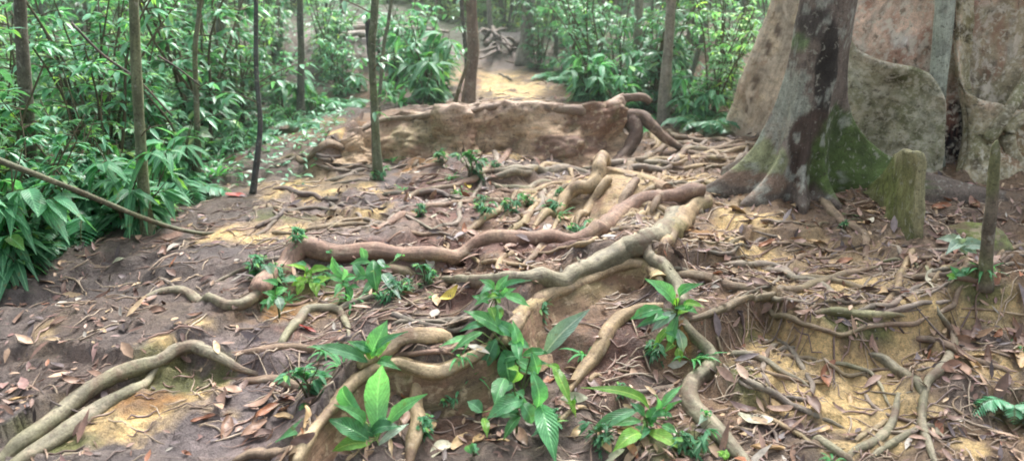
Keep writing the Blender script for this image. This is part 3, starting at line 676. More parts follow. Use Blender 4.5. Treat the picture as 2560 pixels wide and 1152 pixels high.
# ------------------------------------------------------------------ front tree
gc = G(1990, 462); TY = gc[1]
ft = empty('rainforest_tree', (gc[0], gc[1], gc[2]), 'front tree with dark lichen patched trunk and a green mossy buttress on its right', 'tree')
def lathe(name, cx, cy, z0, ztop, rz, fins, mat, paint, base, n_th=300, n_z=120, seed=0, bump=.02, axis=None, parent=None):
    th = np.arange(n_th)/n_th*2*np.pi
    zz = z0+(ztop-z0)*np.linspace(0, 1, n_z)**1.7
    h = zz-z0
    TH_, H = np.meshgrid(th, h)
    R = np.interp(H, [a for a, b in rz], [b for a, b in rz])
    for (ang, E, hz, sg) in fins:
        d = (TH_-math.radians(ang)+np.pi) % (2*np.pi)-np.pi
        d = d+.05*np.sin(H*5+ang)
        R = R+E*np.exp(-np.clip(H-.1, 0, 50)/hz)*np.exp(-np.abs(d/sg)**1.6)
        R = R+.10*R*np.exp(-(d/.3)**2)*np.exp(-H/2.5)
    ax = np.zeros((n_z, 2)) if axis is None else np.stack([np.interp(h, [a[0] for a in axis], [a[1] for a in axis]), 0*h], -1)
    X = cx+ax[:, :1]+np.cos(TH_)*R; Y = cy+np.sin(TH_)*R; Z = z0+H
    nx = fbm(X*4, Y*4, Z*2.2, 4, seed)+.35*fbm(X*18, Y*18, Z*10, 3, seed+1)
    X = X+np.cos(TH_)*nx*bump; Y = Y+np.sin(TH_)*nx*bump
    V = np.stack([X, Y, Z], -1).reshape(-1, 3)
    n1 = fbm(V[:, 0]*3, V[:, 1]*3, V[:, 2]*1.5, 4, seed+2)
    col = np.array(base)*(1+.8*n1)[:, None]
    col = paint(V, col)
    uv = np.stack([Z, TH_/(2*np.pi)*1.6], -1).reshape(-1, 2)
    o = mesh(name, V, grid_faces(n_z, n_th), mat, np.clip(col, .01, .9), uv)
    return rel(o, parent)
m = pxw(gc)
def ftp(V, col):
    Yf = TY-.25
    col = blob(V, col, D(1985,250,Yf), (.20,.3,.30), (.28,.30,.25), seed=2, ns=7, edge=.6)
    col = blob(V, col, D(1960,340,Yf), (.18,.3,.20), (.28,.27,.22), seed=22, ns=6)
    col = blob(V, col, D(2000,110,Yf), (.16,.3,.09), (.13,.18,.09), seed=4)
    col = blob(V, col, D(2030,60,Yf), (.20,.3,.18), (.06,.055,.052), seed=5, amt=.8)
    col = blob(V, col, D(1950,20,Yf), (.12,.3,.25), (.24,.18,.15), seed=6)
    col = blob(V, col, D(2075,200,Yf), (.09,.4,.55), (.045,.04,.036), seed=7)
    col = blob(V, col, D(2030,380,Yf), (.17,.3,.33), (.075,.055,.045), seed=8)
    col = blob(V, col, D(1955,400,Yf-.1), (.12,.4,.18), (.24,.20,.17), seed=9)
    col = blob(V, col, D(2200,410,Yf), (.50,.8,.42), (.085,.125,.042), seed=10, edge=.25)
    col = blob(V, col, D(2110,330,Yf), (.10,.6,.22), (.07,.10,.04), seed=19, edge=.25)
    col = blob(V, col, D(1900,400,Yf), (.20,.6,.18), (.26,.28,.16), seed=11)
    col = blob(V, col, D(1920,350,Yf-.1), (.08,.6,.12), (.33,.38,.31), seed=12, ns=14, amt=.7)
    col = blob(V, col, D(1880,470,Yf-.2), (.35,.5,.08), (.22,.16,.12), seed=13)
    n = fbm(V[:, 0]*17, V[:, 1]*17, V[:, 2]*17, 3, 88); w = sm(n, .20, .32)[:, None]*.7*(1-sm(V[:, 0], gc[0]+.25, gc[0]+.4)[:, None])
    return col*(1-w)+np.array((.33, .35, .30))*w
ax = [(0, 0), (.55, 4*m), (1.0, 16*m), (1.6, 30*m), (5, 60*m)]
lathe('trunk', gc[0], gc[1], gc[2]-.12, 5.2, [(0, 78*m), (.35, 64*m), (.8, 62*m), (1.6, 58*m), (5, 54*m)],
      [(-4, 1.15, .23, .10), (186, .50, .26, .20), (222, .42, .20, .22), (258, .30, .18, .16), (285, .26, .15, .15), (55, .5, .3, .15), (120, .5, .3, .15)],
      M_trunk, ftp, (.15, .125, .105), axis=ax, parent=ft, seed=31, n_z=150)
def bp(V, col):
    return blob(V, col, D(2230,440,TY-.5), (.3,.8,.2), (.17,.20,.07), seed=3)
Ya, Yb = G(2195,480)[1], G(2290,630)[1]
A = [D(2150,476,Ya+.1), D(2190,458,Ya-.1), D(2226,426,Ya-.35), D(2244,396,Ya-.5), D(2262,380,Yb+.28), D(2284,386,Yb+.12), D(2299,388,Yb+.05), D(2303,440,Yb+.03), D(2302,540,Yb), D(2292,628,Yb)]
B = [G(2160,478), G(2170,484), G(2190,500), G(2210,520), G(2228,550), G(2240,575), G(2250,595), G(2258,612), G(2266,632)]
rel(plate('buttress', A, B, .045, M_trunk, (.17,.18,.08), (.30,.29,.17), 14, .03, paint=bp, nfix=(-.8, .6, 0)), ft)

# ------------------------------------------------------------------ giant tree behind
gg = G(2250, 418); GY = gg[1]+1.30; gcx = D(2320, 420, GY)[0]; gz = float(smooth_z(gcx, GY))
gt = empty('buttressed_giant_tree', (gcx, GY, gz), 'huge tree with broad rusty and pale mottled buttresses filling the right edge', 'tree')
GF = GY-1.25
def gtp(V, col):
    def B_(px, py, r, c, s, a=1, ns=4, e=.35):
        nonlocal col
        col = blob(V, col, D(px, py, GF), r, c, seed=s, amt=a, ns=ns, edge=e)
    n = fbm(V[:, 0]*5, V[:, 1]*5, V[:, 2]*2.0, 4, 401); w = sm(n, .02, .3)[:, None]*.7
    col = col*(1-w)+np.array((.36,.18,.12))*w
    n = fbm(V[:, 0]*9, V[:, 1]*9, V[:, 2]*4, 4, 402); w = sm(n, .10, .3)[:, None]*.8
    col = col*(1-w)+np.array((.58,.50,.41))*w
    B_(2480,150,(.5,1.2,.6),(.34,.31,.20),5,.8)
    B_(2500,330,(.5,1.2,.5),(.29,.27,.17),6,.8)
    B_(2160,330,(.35,1,.3),(.38,.34,.22),7,.8)
    B_(2365,350,(.11,1,.36),(.02,.014,.02),8,1,4,.15)  # shade in the hollow between the buttresses, painted dark on the trunk
    B_(2420,30,(.06,1,.3),(.03,.025,.02),9)
    B_(2295,110,(.08,1,.07),(.55,.53,.47),10,1,10); B_(2330,230,(.04,1,.05),(.5,.48,.42),11,1,10)
    n = fbm(V[:, 0]*22, V[:, 1]*22, V[:, 2]*14, 3, 403); w = sm(n, .2, .3)[:, None]*.65
    col = col*(1-w)+np.array((.45,.42,.35))*w
    n = fbm(V[:, 0]*14, V[:, 1]*14, V[:, 2]*9, 4, 404); w = sm(n, .2, .4)[:, None]*.6
    return col*(1-w)+np.array((.07,.055,.04))*w
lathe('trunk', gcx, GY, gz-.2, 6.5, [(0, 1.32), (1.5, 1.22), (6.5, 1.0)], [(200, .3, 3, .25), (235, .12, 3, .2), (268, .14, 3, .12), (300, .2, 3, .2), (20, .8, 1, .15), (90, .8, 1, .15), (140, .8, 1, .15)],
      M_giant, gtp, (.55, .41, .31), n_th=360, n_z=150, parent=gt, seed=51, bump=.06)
A = [D(a, b, y) for a, b, y in [(2010,-420,GF+1.1),(1975,-200,GF+1.15),(1943,0,GF+1.2),(1916,70,GF+1.25),(1888,140,GF+1.3),(1852,230,GF+1.4),(1828,300,GF+1.5),(1812,345,GF+1.5)]]
B = [D(a, b, y) for a, b, y in [(2160,-420,GF+.8),(2150,-200,GF+.7),(2130,0,GF+.7),(2120,100,GF+.7),(2110,200,GF+.7),(2090,300,GF+.75),(2050,350,GF+.8),(2000,380,GF+.9)]]
def gp1(V, col):
    n = fbm(V[:, 0]*6, V[:, 1]*6, V[:, 2]*3, 4, 431); w = sm(n, .05, .35)[:, None]*.7; col = col*(1-w)+np.array((.42,.33,.23))*w
    n = fbm(V[:, 0]*14, V[:, 1]*14, V[:, 2]*7, 3, 432); w = sm(n, .1, .3)[:, None]*.7; col = col*(1-w)+np.array((.60,.50,.34))*w
    for k, (px, py) in enumerate([(1880,190),(1905,110),(1865,250),(1925,60)]):
        col = blob(V, col, D(px+10, py+14, GF+1.25), (.03,.6,.10), (.16,.12,.09), seed=60+k)
    return col
rel(plate('buttress', A, B, .10, M_plate, (.50,.43,.33), (.62,.54,.42), 21, .05, paint=gp1, nfix=(-.25, 1, 0)), gt)
A = [D(a, b, y) for a, b, y in [(2095,60,GF+.15),(2130,110,GF),(2165,143,GF-.08),(2215,166,GF-.15),(2290,180,GF-.2),(2333,208,GF-.25),(2356,270,GF-.28),(2359,340,GF-.3),(2354,425,GF-.3)]]
B = [D(2075,340,GF+.1), D(2100,360,GF+.05)] + [G(a, b)-np.array([0, 0, .10]) for a, b in [(2140,395),(2180,408),(2220,415),(2260,420),(2290,425),(2320,430),(2346,434)]]
def gp2(V, col):
    n = fbm(V[:, 0]*6, V[:, 1]*6, V[:, 2]*6, 4, 411); w = sm(n, -.05, .25)[:, None]*.7; col = col*(1-w)+np.array((.33,.34,.23))*w
    n = fbm(V[:, 0]*18, V[:, 1]*18, V[:, 2]*14, 3, 412); w = sm(n, .12, .28)[:, None]*.75; col = col*(1-w)+np.array((.50,.50,.40))*w
    n = fbm(V[:, 0]*11, V[:, 1]*11, V[:, 2]*11, 3, 413); w = sm(n, .15, .35)[:, None]*.6; col = col*(1-w)+np.array((.08,.08,.035))*w
    return blob(V, col, D(2245,195,GF-.15), (.12,.5,.05), (.06,.045,.035), seed=61)
rel(plate('buttress', A, B, .06, M_moss, (.46,.44,.31), (.50,.43,.32), 23, .05, paint=gp2, nfix=(.15, 1, 0), nrow=30), gt)
A = [D(a, b, y) for a, b, y in [(2408,-300,GF-.1),(2402,-100,GF-.12),(2398,60,GF-.15),(2396,150,GF-.2),(2406,218,GF-.25),(2432,252,GF-.28),(2480,272,GF-.3),(2540,284,GF-.3),(2620,292,GF-.25),(2720,330,GF-.2)]]
B = [D(a, b, GF-.05) for a, b in [(2440,-300),(2432,-100),(2425,60),(2418,180),(2414,300)]]+[G(a, b)-np.array([0, 0, .12]) for a, b in [(2400,450),(2460,455),(2540,458),(2620,462),(2720,470)]]
def gp3(V, col):
    n = fbm(V[:, 0]*5, V[:, 1]*5, V[:, 2]*9, 4, 421); w = sm(n, -.05, .3)[:, None]*.7; col = col*(1-w)+np.array((.22,.20,.085))*w
    n = fbm(V[:, 0]*16, V[:, 1]*16, V[:, 2]*20, 3, 422); w = sm(n, .1, .3)[:, None]*.7; col = col*(1-w)+np.array((.42,.38,.26))*w
    n = fbm(V[:, 0]*10, V[:, 1]*10, V[:, 2]*16, 3, 423); w = sm(n, .1, .35)[:, None]*.7; col = col*(1-w)+np.array((.06,.045,.03))*w
    return blob(V, col, D(2530,350,GF-.3), (.25,.6,.22), (.22,.12,.07), seed=63, amt=.7)
rel(plate('buttress', A, B, .07, M_moss, (.42,.37,.25), (.55,.43,.31), 25, .06, paint=gp3, nfix=(.1, 1, 0), nrow=30), gt)
stalk('buttress', [(2600,120),(2560,200),(2530,262),(2500,310),(2470,350)], 18, 30, [GF-.1,GF-.25,GF-.38,GF-.42,GF-.4], gt, (.34,.31,.21), mat=M_moss, seed=7, bumpy=.25)
stalk('buttress', [(2640,250),(2570,290),(2520,330),(2530,390),(2570,440)], 28, 44, GF-.38, gt, (.33,.30,.20), mat=M_moss, seed=8, bumpy=.25)
q = G(2349, 432)
s_ = empty('slim_pale_trunk', q, 'slim pale grey green trunk standing against the giant tree', 'tree')
stalk('trunk', [(2385,-500),(2372,-200),(2364,0),(2353,120),(2343,235),(2340,330),(2346,436)], 52, 34, GF-.16, s_, (.38,.42,.35), (.50,.54,.46), mat=M_trunk, seed=9, bumpy=.05)

# dead post and mossy boulder on the right
q = G(2462, 712)
p_ = stalk('dead_snag', [(2494,350,5),(2490,362,17),(2489,378,24),(2486,420,27),(2480,500,28),(2473,560,31),(2470,600,30),(2464,680,33),(2461,725,40)], 30, 44, float(q[1]), None, (.15,.13,.10), (.24,.22,.18), mat=M_trunk, seed=10, bumpy=.14, moss=.55)
tag(p_, 'broken grey upright stem standing behind the pale leaved seedling', 'dead stem')
def boulder():
    q = G(2428, 618); r = 78*pxw(q); n = 48
    th = np.arange(n)/n*2*np.pi; ph = np.linspace(-.5, 1, 30)*np.pi/2
    T, Pp = np.meshgrid(th, ph); d = np.stack([np.cos(T)*np.cos(Pp), np.sin(T)*np.cos(Pp), np.sin(Pp)], -1)
    V = d.reshape(-1, 3); V = V*(1+.35*fbm(V[:, 0]*1.6, V[:, 1]*1.6, V[:, 2]*1.6, 4, 6))[:, None]*np.array([r, r*1.1, r*.72])
    W = V+q
    nn = fbm(W[:, 0]*12, W[:, 1]*12, W[:, 2]*12, 4, 7)
    w = sm(V[:, 2]/r+.5*nn, .0, .35)[:, None]
    col = np.array((.17,.13,.10))*(1-w)*(1+nn)[:, None]+np.array((.14,.17,.05))*w*(1+.8*nn)[:, None]
    o = mesh('boulder', W, grid_faces(30, n), M_bark, np.clip(col, .01, .8), np.stack([T.ravel(), Pp.ravel()], -1))
    tag(o, 'low boulder with a green moss cap beside the broken grey stem', 'rock')
boulder()

# ------------------------------------------------------------------ leaves
def leaf_rows(base, d, nrm, ln, wd, sag, cup=.25, rows=((.0, .06), (.28, .85), (.62, .8), (1.0, .03))):
    """many leaves at once: 3 verts per row"""
    n = len(base); d = d/np.linalg.norm(d, axis=1)[:, None]
    s = np.cross(d, nrm); s /= np.linalg.norm(s, axis=1)[:, None]+1e-9
    u = np.cross(s, d)
    V = []; U = []
    for (t, w) in rows:
        c = base+d*(ln*t)[:, None]+np.array([0, 0, -1])*(sag*ln*t*t)[:, None]
        hw = (wd*w*.5)[:, None]
        V += [c-s*hw+u*hw*cup, c, c+s*hw+u*hw*cup]; U += [(0+.5-w*.5, t), (.5, t), (.5+w*.5, t)]
    k = len(rows)*3
    V = np.stack(V, 1).reshape(-1, 3); U = np.tile(np.array(U), (n, 1))
    f = []
    for r in range(len(rows)-1):
        for c in (0, 1): a = r*3+c; f.append([a, a+1, a+4, a+3])
    Fc = (np.arange(n)[:, None, None]*k+np.array(f)[None]).reshape(-1, 4)
    return V, Fc, U
def rv(n, a, b): return RS.uniform(a, b, n)
def sph(n):
    v = RS.normal(size=(n, 3)); return v/np.linalg.norm(v, axis=1)[:, None]
def stems_mesh(name, segs, mat, base=(.12,.12,.06), k=5):
    Vs = []; Fs = []; off = 0
    for C, R in segs:
        V, uv, nz, sn = tube_arrays(np.asarray(C, float), np.asarray(R, float), k, .05, 1, 0)
        Fs.append(grid_faces(len(C), k)+off); Vs.append(V); off += len(V)
    V = np.vstack(Vs); return mesh(name, V, np.vstack(Fs), mat, np.tile(base, (len(V), 1)), np.zeros((len(V), 2)))
# ------------------------------------------------------------------ saplings and background trees
def tree(pts, w0, w1, base, label, group=None, top=None, moss=.3, dy=0, name='young_tree', mat=None, bumpy=.10, leaves=None):
    """pts from the top of the photo down to the foot"""
    b = G(*pts[-1]); Yb = float(b[1])
    root_ = empty(name, b, label, 'tree', group)
    p0, p1 = pts[0], pts[1]
    ext = (p0[0]+(p0[0]-p1[0])/max(1, abs(p0[1]-p1[1]))*520, p0[1]-520)
    P = [(ext[0]*.6+(p0[0])*.4, ext[1])]+list(pts) if p0[1] <= 5 else list(pts)
    wf = w1*1.35
    n = len(P); ws = [w0+(w1-w0)*i/(n-1) for i in range(n)]
    P = [(a[0], a[1], w) for a, w in zip(P, ws)]; P[-1] = (P[-1][0], P[-1][1]+6, wf)
    sd = int(pts[-1][0])
    base = tuple(min(.5, v*1.5+.04) for v in base)
    stalk('trunk', P, w0, w1, Yb, root_, base, top, mat=mat or M_trunk, moss=moss, k=12, seed=sd % 89, bumpy=bumpy, step=.05)
    if w0 >= 8 and pts[0][1] <= 60 and group is None:
        segs = []; bs = []; ds = []
        for k in range(5):
            i = random.randrange(len(P)-1); f = random.random(); px = P[i][0]*(1-f)+P[i+1][0]*f; py = P[i][1]*(1-f)+P[i+1][1]*f
            if py > pts[-1][1]-60: continue
            c = D(px, py, Yb); a = random.uniform(0, 6.28); L = random.uniform(.15, .5)
            e1 = c+np.array([math.cos(a)*L*.5, math.sin(a)*L*.5, L*.25]); e2 = c+np.array([math.cos(a+.3)*L, math.sin(a+.3)*L, L*.35])
            segs.append((spline([c, e1, e2], .05), np.linspace(.006, .002, len(spline([c, e1, e2], .05)))))
            for q in range(random.randint(2, 6)):
                bs.append(e1*(1-q/6)+e2*q/6); ds.append((math.cos(a+q*1.7), math.sin(a+q*1.7), -.3))
        if segs:
            rel(stems_mesh('branch', segs, M_stem, (.14, .12, .08)), root_)
            n = len(bs); V, Fc, U = leaf_rows(np.array(bs), np.array(ds), np.array([0, 0, 1.])+sph(n)*.3, rv(n, .08, .16), rv(n, .03, .06), rv(n, .1, .4))
            rel(mesh('foliage', V, Fc, M_bush, np.repeat(rv(n, .7, 1.3)[:, None]*np.ones((1, 3)), 12, 0), U), root_)
    return root_, b
tree([(938,0),(930,120),(938,300),(946,446)], 18, 20, (.10,.12,.07), 'mossy front stem of the twin sapling left of the root wall', moss=.6)
tree([(921,48),(926,120),(934,230),(942,420)], 18, 18, (.045,.045,.05), 'blackened broken stem leaning on the twin sapling left of the root wall', moss=.1)
tree([(978,0),(960,110),(950,230),(945,300)], 9, 10, (.12,.14,.09), 'very thin curved sapling behind the twin sapling', moss=.3)
tree([(1178,0),(1183,120),(1176,200),(1168,268)], 28, 32, (.17,.12,.09), 'brown straight tree at the left edge of the yellow clay gully', moss=.15)
tree([(1153,0),(1160,80),(1166,150),(1172,230)], 10, 12, (.06,.05,.045), 'thin dark stem touching the brown straight tree', moss=0)
tree([(1172,150),(1150,215),(1132,272)], 8, 10, (.17,.14,.08), 'thin pole leaning against the foot of the brown straight tree', moss=.1)
t_, b_ = tree([(1322,0),(1320,60),(1316,110),(1310,158)], 30, 40, (.16,.15,.13), 'grey tree with spreading roots at the top right of the clay gully', moss=.2)
tree([(1597,0),(1594,120),(1590,238)], 20, 23, (.20,.18,.14), 'slender pale tree behind the hooked end of the root wall', moss=.25)
tree([(1678,0),(1668,150),(1658,308)], 25, 28, (.22,.20,.16), 'smooth pale tree just right of the hooked end of the root wall', moss=.2)
tree([(1765,60),(1730,180),(1704,255)], 12, 16, (.11,.11,.10), 'dark tree leaning to the right between the pale tree and the giant tree', moss=.1)
tree([(640,0),(641,180),(650,320),(632,480)], 10, 14, (.055,.06,.065), 'dark thin sapling with a bowed foot on the left edge of the path', moss=.1)
tree([(750,0),(753,120),(752,210),(753,312)], 15, 19, (.08,.09,.07), 'dark sapling behind the fern at the upper left of the path', moss=.3)
tree([(816,0),(812,70),(811,120)], 7, 8, (.08,.08,.07), 'very thin far sapling left of the pale clearing', moss=.1)
tree([(500,0),(488,120),(492,280),(497,470)], 11, 15, (.13,.13,.08), 'thin mossy sapling behind the pale star shaped seedling', moss=.5)
tree([(334,0),(343,220),(355,420),(372,612)], 22, 30, (.13,.15,.08), 'moss covered sapling standing among shrubs at left', moss=.8)
tree([(50,0),(62,200),(76,400),(90,600)], 26, 34, (.09,.08,.06), 'dark brown trunk half hidden by leaves near the left edge', moss=.15)
tree([(556,0),(548,120),(543,260)], 22, 28, (.07,.08,.07), 'dark trunk deep in the thicket left of centre', moss=.4)
tree([(268,240),(264,400),(268,500)], 9, 12, (.07,.07,.055), 'short thin stem in the thicket left of the moss covered sapling', moss=.2)
tree([(600,0),(588,180),(600,340)], 8, 10, (.12,.13,.08), 'very thin pale green sapling next to the dark thicket trunk', moss=.3)
tree([(655,0),(662,60),(668,112)], 9, 10, (.07,.07,.06), 'short dark far stem behind the dark thin sapling', moss=.1)
tree([(1090,0),(1085,60),(1082,120)], 7, 9, (.14,.13,.10), 'thin far stem beside the pale clearing', moss=.1)
tree([(1222,0),(1225,50),(1228,90)], 12, 14, (.13,.12,.10), 'far stem at the top of the gully', moss=.1)
for k, (x, yb, w) in enumerate([(160,120,9),(250,150,8),(420,170,9),(455,120,7),(700,120,7),(860,100,8),(1030,90,7),(1390,140,8),(1440,120,9),(1500,150,8),(1545,110,7),(1630,130,8),(1720,120,9),(1790,160,9),(1850,140,9),(1260,70,6),(1350,80,8),(30,150,9),(110,200,9),(210,210,8)]):
    tree([(x+random.uniform(-14,14),0),(x+random.uniform(-5,5),yb*.5),(x,yb)], w, w+2, random.choice([(.10,.09,.07),(.16,.14,.11),(.08,.085,.07)]), 'distant slender tree rising out of the undergrowth', group='distant slender trees', moss=.2)
# leaning branch on the left
W = [D(a, b, y) for a, b, y in [(-160,330,3.9),(0,402,4.0),(80,433,4.1),(200,480,4.25),(320,530,4.45),(420,566,4.6),(500,583,4.7)]]+[G(560,582,.03), G(600,572,.01)]
o = tube('fallen_branch', spline(W, .04), np.interp(np.linspace(0, 1, len(spline(W, .04))), [0, .8, 1], [.019, .014, .008]), M_bark, (.11,.11,.07), (.21,.22,.14), .3, 10, seed=5, bumpy=.1)
tag(o, 'long thin green brown branch sagging from the left edge down to the path', 'branch')
for pts, r, lab in [([(180,60),(260,140),(345,200),(430,290)], .010, 'thin dark twig slanting through the upper left thicket'), ([(395,140),(450,175),(500,215)], .008, 'short dark twig slanting near the thin mossy sapling')]:
    Y_ = 5.0; C = spline([D(a, b, Y_) for a, b in pts], .05)
    o = tube('hanging_twig', C, np.linspace(r, r*.6, len(C)), M_bark, (.07,.06,.05), k=6, seed=3, bumpy=.1)
    tag(o, lab, 'twig')

def bush(H, spread, nst, nl, ll, lw, mat, sag=.35, stemcol=(.10,.085,.05), low=.1, cols=(.75, 1.25), yellow=.06):
    segs = []; bases = []; dirs = []
    for i in range(nst):
        a = random.uniform(0, 6.28); h = H*random.uniform(.55, 1.05); sp = spread*random.uniform(.2, 1)
        P = [np.array([math.cos(a)*.04*spread, math.sin(a)*.04*spread, -.08])]
        for t in (.33, .66, 1):
            P.append(np.array([math.cos(a)*sp*t**1.4+random.gauss(0, .05*spread), math.sin(a)*sp*t**1.4+random.gauss(0, .05*spread), h*t]))
        S = spline(P, H/14); r0 = .006+.006*H
        segs.append((S, np.linspace(r0, r0*.3, len(S))))
        nb = max(3, nl//nst//7)
        for b in range(nb):
            t = random.uniform(low, 1); c = S[min(len(S)-1, int(t*(len(S)-1)))]
            aa = random.uniform(0, 6.28); bl = random.uniform(.12, .38)*spread*(1.25-t*.6)
            e = c+np.array([math.cos(aa)*bl, math.sin(aa)*bl, random.uniform(-.05, .3)*bl])
            segs.append(([c, (c+e)/2+np.array([0, 0, .05*bl]), e], [r0*.35, r0*.25, r0*.12]))
            for q in range(7):
                tt = random.uniform(.25, 1.0); bases.append(c*(1-tt)+e*tt)
                ang = aa+random.choice([-1, 1])*random.uniform(.3, 1.4)
                dirs.append((math.cos(ang), math.sin(ang), random.uniform(-.55, .35)))
    base = np.array(bases); d = np.array(dirs); n = len(base)
    nrm = np.array([0, 0, 1.0])+sph(n)*.45
    ln = ll*rv(n, .55, 1.2); wd = lw*rv(n, .7, 1.2)
    V, Fc, U = leaf_rows(base, d, nrm, ln, wd, rv(n, .1, sag*1.6))
    tone = rv(n, *cols)[:, None]*np.ones((1, 3)); y = (rv(n, 0, 1) < yellow); tone[y] *= np.array([2.2, 1.6, .8])
    dark = (.62+.6*np.clip(base[:, 2]/H, 0, 1))[:, None]; tone = tone*dark  # shade inside the bush painted in: lower leaves get a darker tone
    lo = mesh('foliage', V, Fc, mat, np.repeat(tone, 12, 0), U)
    so = stems_mesh('stem', segs, M_stem, stemcol)
    return lo, so
def fern(nf, L, mat, up=.9, pin=22):
    bases = []; dirs = []; nr = []; lns = []; segs = []
    for i in range(nf):
        a = i/nf*6.28+random.uniform(-.3, .3); l = L*random.uniform(.65, 1.1); P = []
        for t in np.linspace(0, 1, 9):
            P.append(np.array([math.cos(a)*l*t*.85, math.sin(a)*l*t*.85, l*(up*t-1.0*t*t*random.uniform(.85, .95))]))
        P = np.array(P); segs.append((P, np.linspace(.005, .0015, 9)))
        for t in np.linspace(.12, .98, pin):
            f = t*8; j = min(7, int(f)); c = P[j]*(1-(f-j))+P[j+1]*(f-j); tn = P[j+1]-P[j]; tn /= np.linalg.norm(tn)
            side = np.cross(tn, [0, 0, 1]); side /= np.linalg.norm(side)+1e-9
            for sgn in (-1, 1):
                bases.append(c); dirs.append(side*sgn+tn*.45+np.array([0, 0, -.12])); nr.append([0, 0, 1]); lns.append(l*.26*math.sin(math.pi*min(1, .15+t*.85))**.7+.01)
    base = np.array(bases); n = len(base); ln = np.array(lns)
    V, Fc, U = leaf_rows(base, np.array(dirs), np.array(nr)+sph(n)*.15, ln, ln*.26, rv(n, .1, .3))
    lo = mesh('foliage', V, Fc, mat, np.repeat(rv(n, .8, 1.2)[:, None]*np.ones((1, 3)), 12, 0), U)
    return lo, stems_mesh('stem', segs, M_stem, (.12, .16, .06), 4)
def strap(nl, L, Wd, mat, spread=.8):
    a = rv(nl, 0, 6.28); d = np.stack([np.cos(a)*spread, np.sin(a)*spread, rv(nl, .5, 1.3)], -1)
    base = np.zeros((nl, 3)); base[:, 2] = -.02; base[:, :2] = d[:, :2]*.02
    V, Fc, U = leaf_rows(base, d, np.array([0, 0, 1.0])+sph(nl)*.3, L*rv(nl, .6, 1.1), Wd*rv(nl, .8, 1.2), rv(nl, .3, .9), rows=((0, .2), (.2, .75), (.42, 1), (.64, .9), (.84, .55), (1, .04)))
    lo = mesh('foliage', V, Fc, mat, np.repeat(rv(nl, .75, 1.25)[:, None]*np.ones((1, 3)), 18, 0), U)
    return lo, stems_mesh('stem', [([[0, 0, -.05], [0, 0, .0], [0, 0, .03]], [.01, .01, .006])], M_stem, (.12, .12, .06))
PROTO = {}
def proto(key, pair): 
    for o in pair: COL.objects.unlink(o)
    PROTO[key] = PROTO.get(key, []) + [pair]
for i in range(3):
    proto('tall', bush(2.3, .85, 7, 1000, .135, .046, M_bush, low=.05))
    proto('mid', bush(1.1, .55, 6, 620, .115, .042, M_bush))
    proto('fresh', bush(1.6, .65, 7, 800, .10, .034, M_mbush, yellow=.12)); proto('far', bush(3.2, 1.25, 9, 1300, .15, .065, M_bush, low=.02))
    proto('light', bush(3.0, 1.25, 9, 1300, .15, .065, M_lbush, low=.02))
for i in range(2):
    proto('small', bush(.40, .28, 5, 110, .13, .050, M_dleaf))
    proto('fern', fern(11, .62, M_bush)); proto('broad', bush(.75, .42, 6, 170, .22, .085, M_dleaf, sag=.7))
    proto('strap', strap(17, .50, .042, M_leaf))
def place(key, p, label, cat, group=None, sc=1.0, name='shrub', rz=None, mat=None, zs=1.0):
    pr = random.choice(PROTO[key])
    e = empty(name, p, label, cat, group); e.rotation_euler = (random.gauss(0, .05), random.gauss(0, .05), random.uniform(0, 6.28) if rz is None else rz); e.scale = (sc, sc, sc*zs)
    for o in pr:
        c = o.copy(); COL.objects.link(c); c.parent = e
    return e
def inpoly(x, y, poly):
    r = False; j = len(poly)-1
    for i in range(len(poly)):
        if (poly[i][1] > y) != (poly[j][1] > y) and x < (poly[j][0]-poly[i][0])*(y-poly[i][1])/(poly[j][1]-poly[i][1])+poly[i][0]: r = not r
        j = i
    return r
def scatter(n, poly, xr, yr, md, fn, tries=9000):
    pts = []
    X = RS.uniform(*xr, tries); Y = RS.uniform(*yr, tries); Z = zt(X, Y)
    PX, PY_, W_ = proj(np.stack([X, Y, Z], -1))
    for x, y, z, px, py in zip(X, Y, Z, PX, PY_):
        if len(pts) >= n: break
        if poly and not inpoly(px, py, poly): continue
        m_ = md(y) if callable(md) else md
        if any((x-a)**2+(y-b)**2 < m_*m_ for a, b in pts): continue
        pts.append((x, y)); fn(np.array([x, y, z-.02]), y, px, py)
LEFT = [(-400,720),(30,690),(150,610),(290,545),(400,500),(470,430),(540,372),(620,322),(720,286),(850,245),(900,200),(880,150),(700,118),(-400,90)]
def fl(p, y, px, py):
    k = random.choice(['tall','fresh','mid','mid','fresh']) if y > 5.2 else random.choice(['mid','mid','tall','fresh'])
    place(k, p, 'leafy shrub in the dense green thicket on the left slope', 'shrub', 'thicket on the left slope', random.uniform(.75, 1.1)*(1 if y > 5 else .85))
scatter(110, LEFT, (-9, 0), (4.3, 15), lambda y: .30+.025*y, fl)
FRINGE = [(-300,800),(0,722),(110,660),(230,600),(340,570),(470,500),(560,430),(640,350),(760,300),(890,255),(900,225),(700,285),(600,320),(450,430),(250,540),(0,600),(-300,650)]
def ff(p, y, px, py):
    k = random.choice(['fern','small','small','strap','broad'])
    nm = {'fern':('fern','small fern in the fringe of the left thicket','fern'),'small':('small_plant','low leafy plant in the fringe of the left thicket','plant'),'strap':('small_plant','strap leaved tuft in the fringe of the left thicket','plant'),'broad':('small_plant','broad leaved plant in the fringe of the left thicket','plant')}[k]
    place(k, p, nm[1], nm[2], 'fringe of the left thicket: '+k, random.uniform(.55, 1.0), name=nm[0])
scatter(64, FRINGE, (-6, 0), (2.8, 12), .26, ff)
MIDC = [(955,270),(1085,264),(1100,215),(1090,150),(1000,140),(930,140),(940,200)]
scatter(22, MIDC, (-3, 0), (8, 15), .34, lambda p, y, px, py: place(random.choice(['broad','strap','mid','small']), p, 'glossy leafy plant in the clump behind the left part of the root wall', 'plant', 'plants behind the root wall', random.uniform(.8, 1.2), name='undergrowth_plant'))
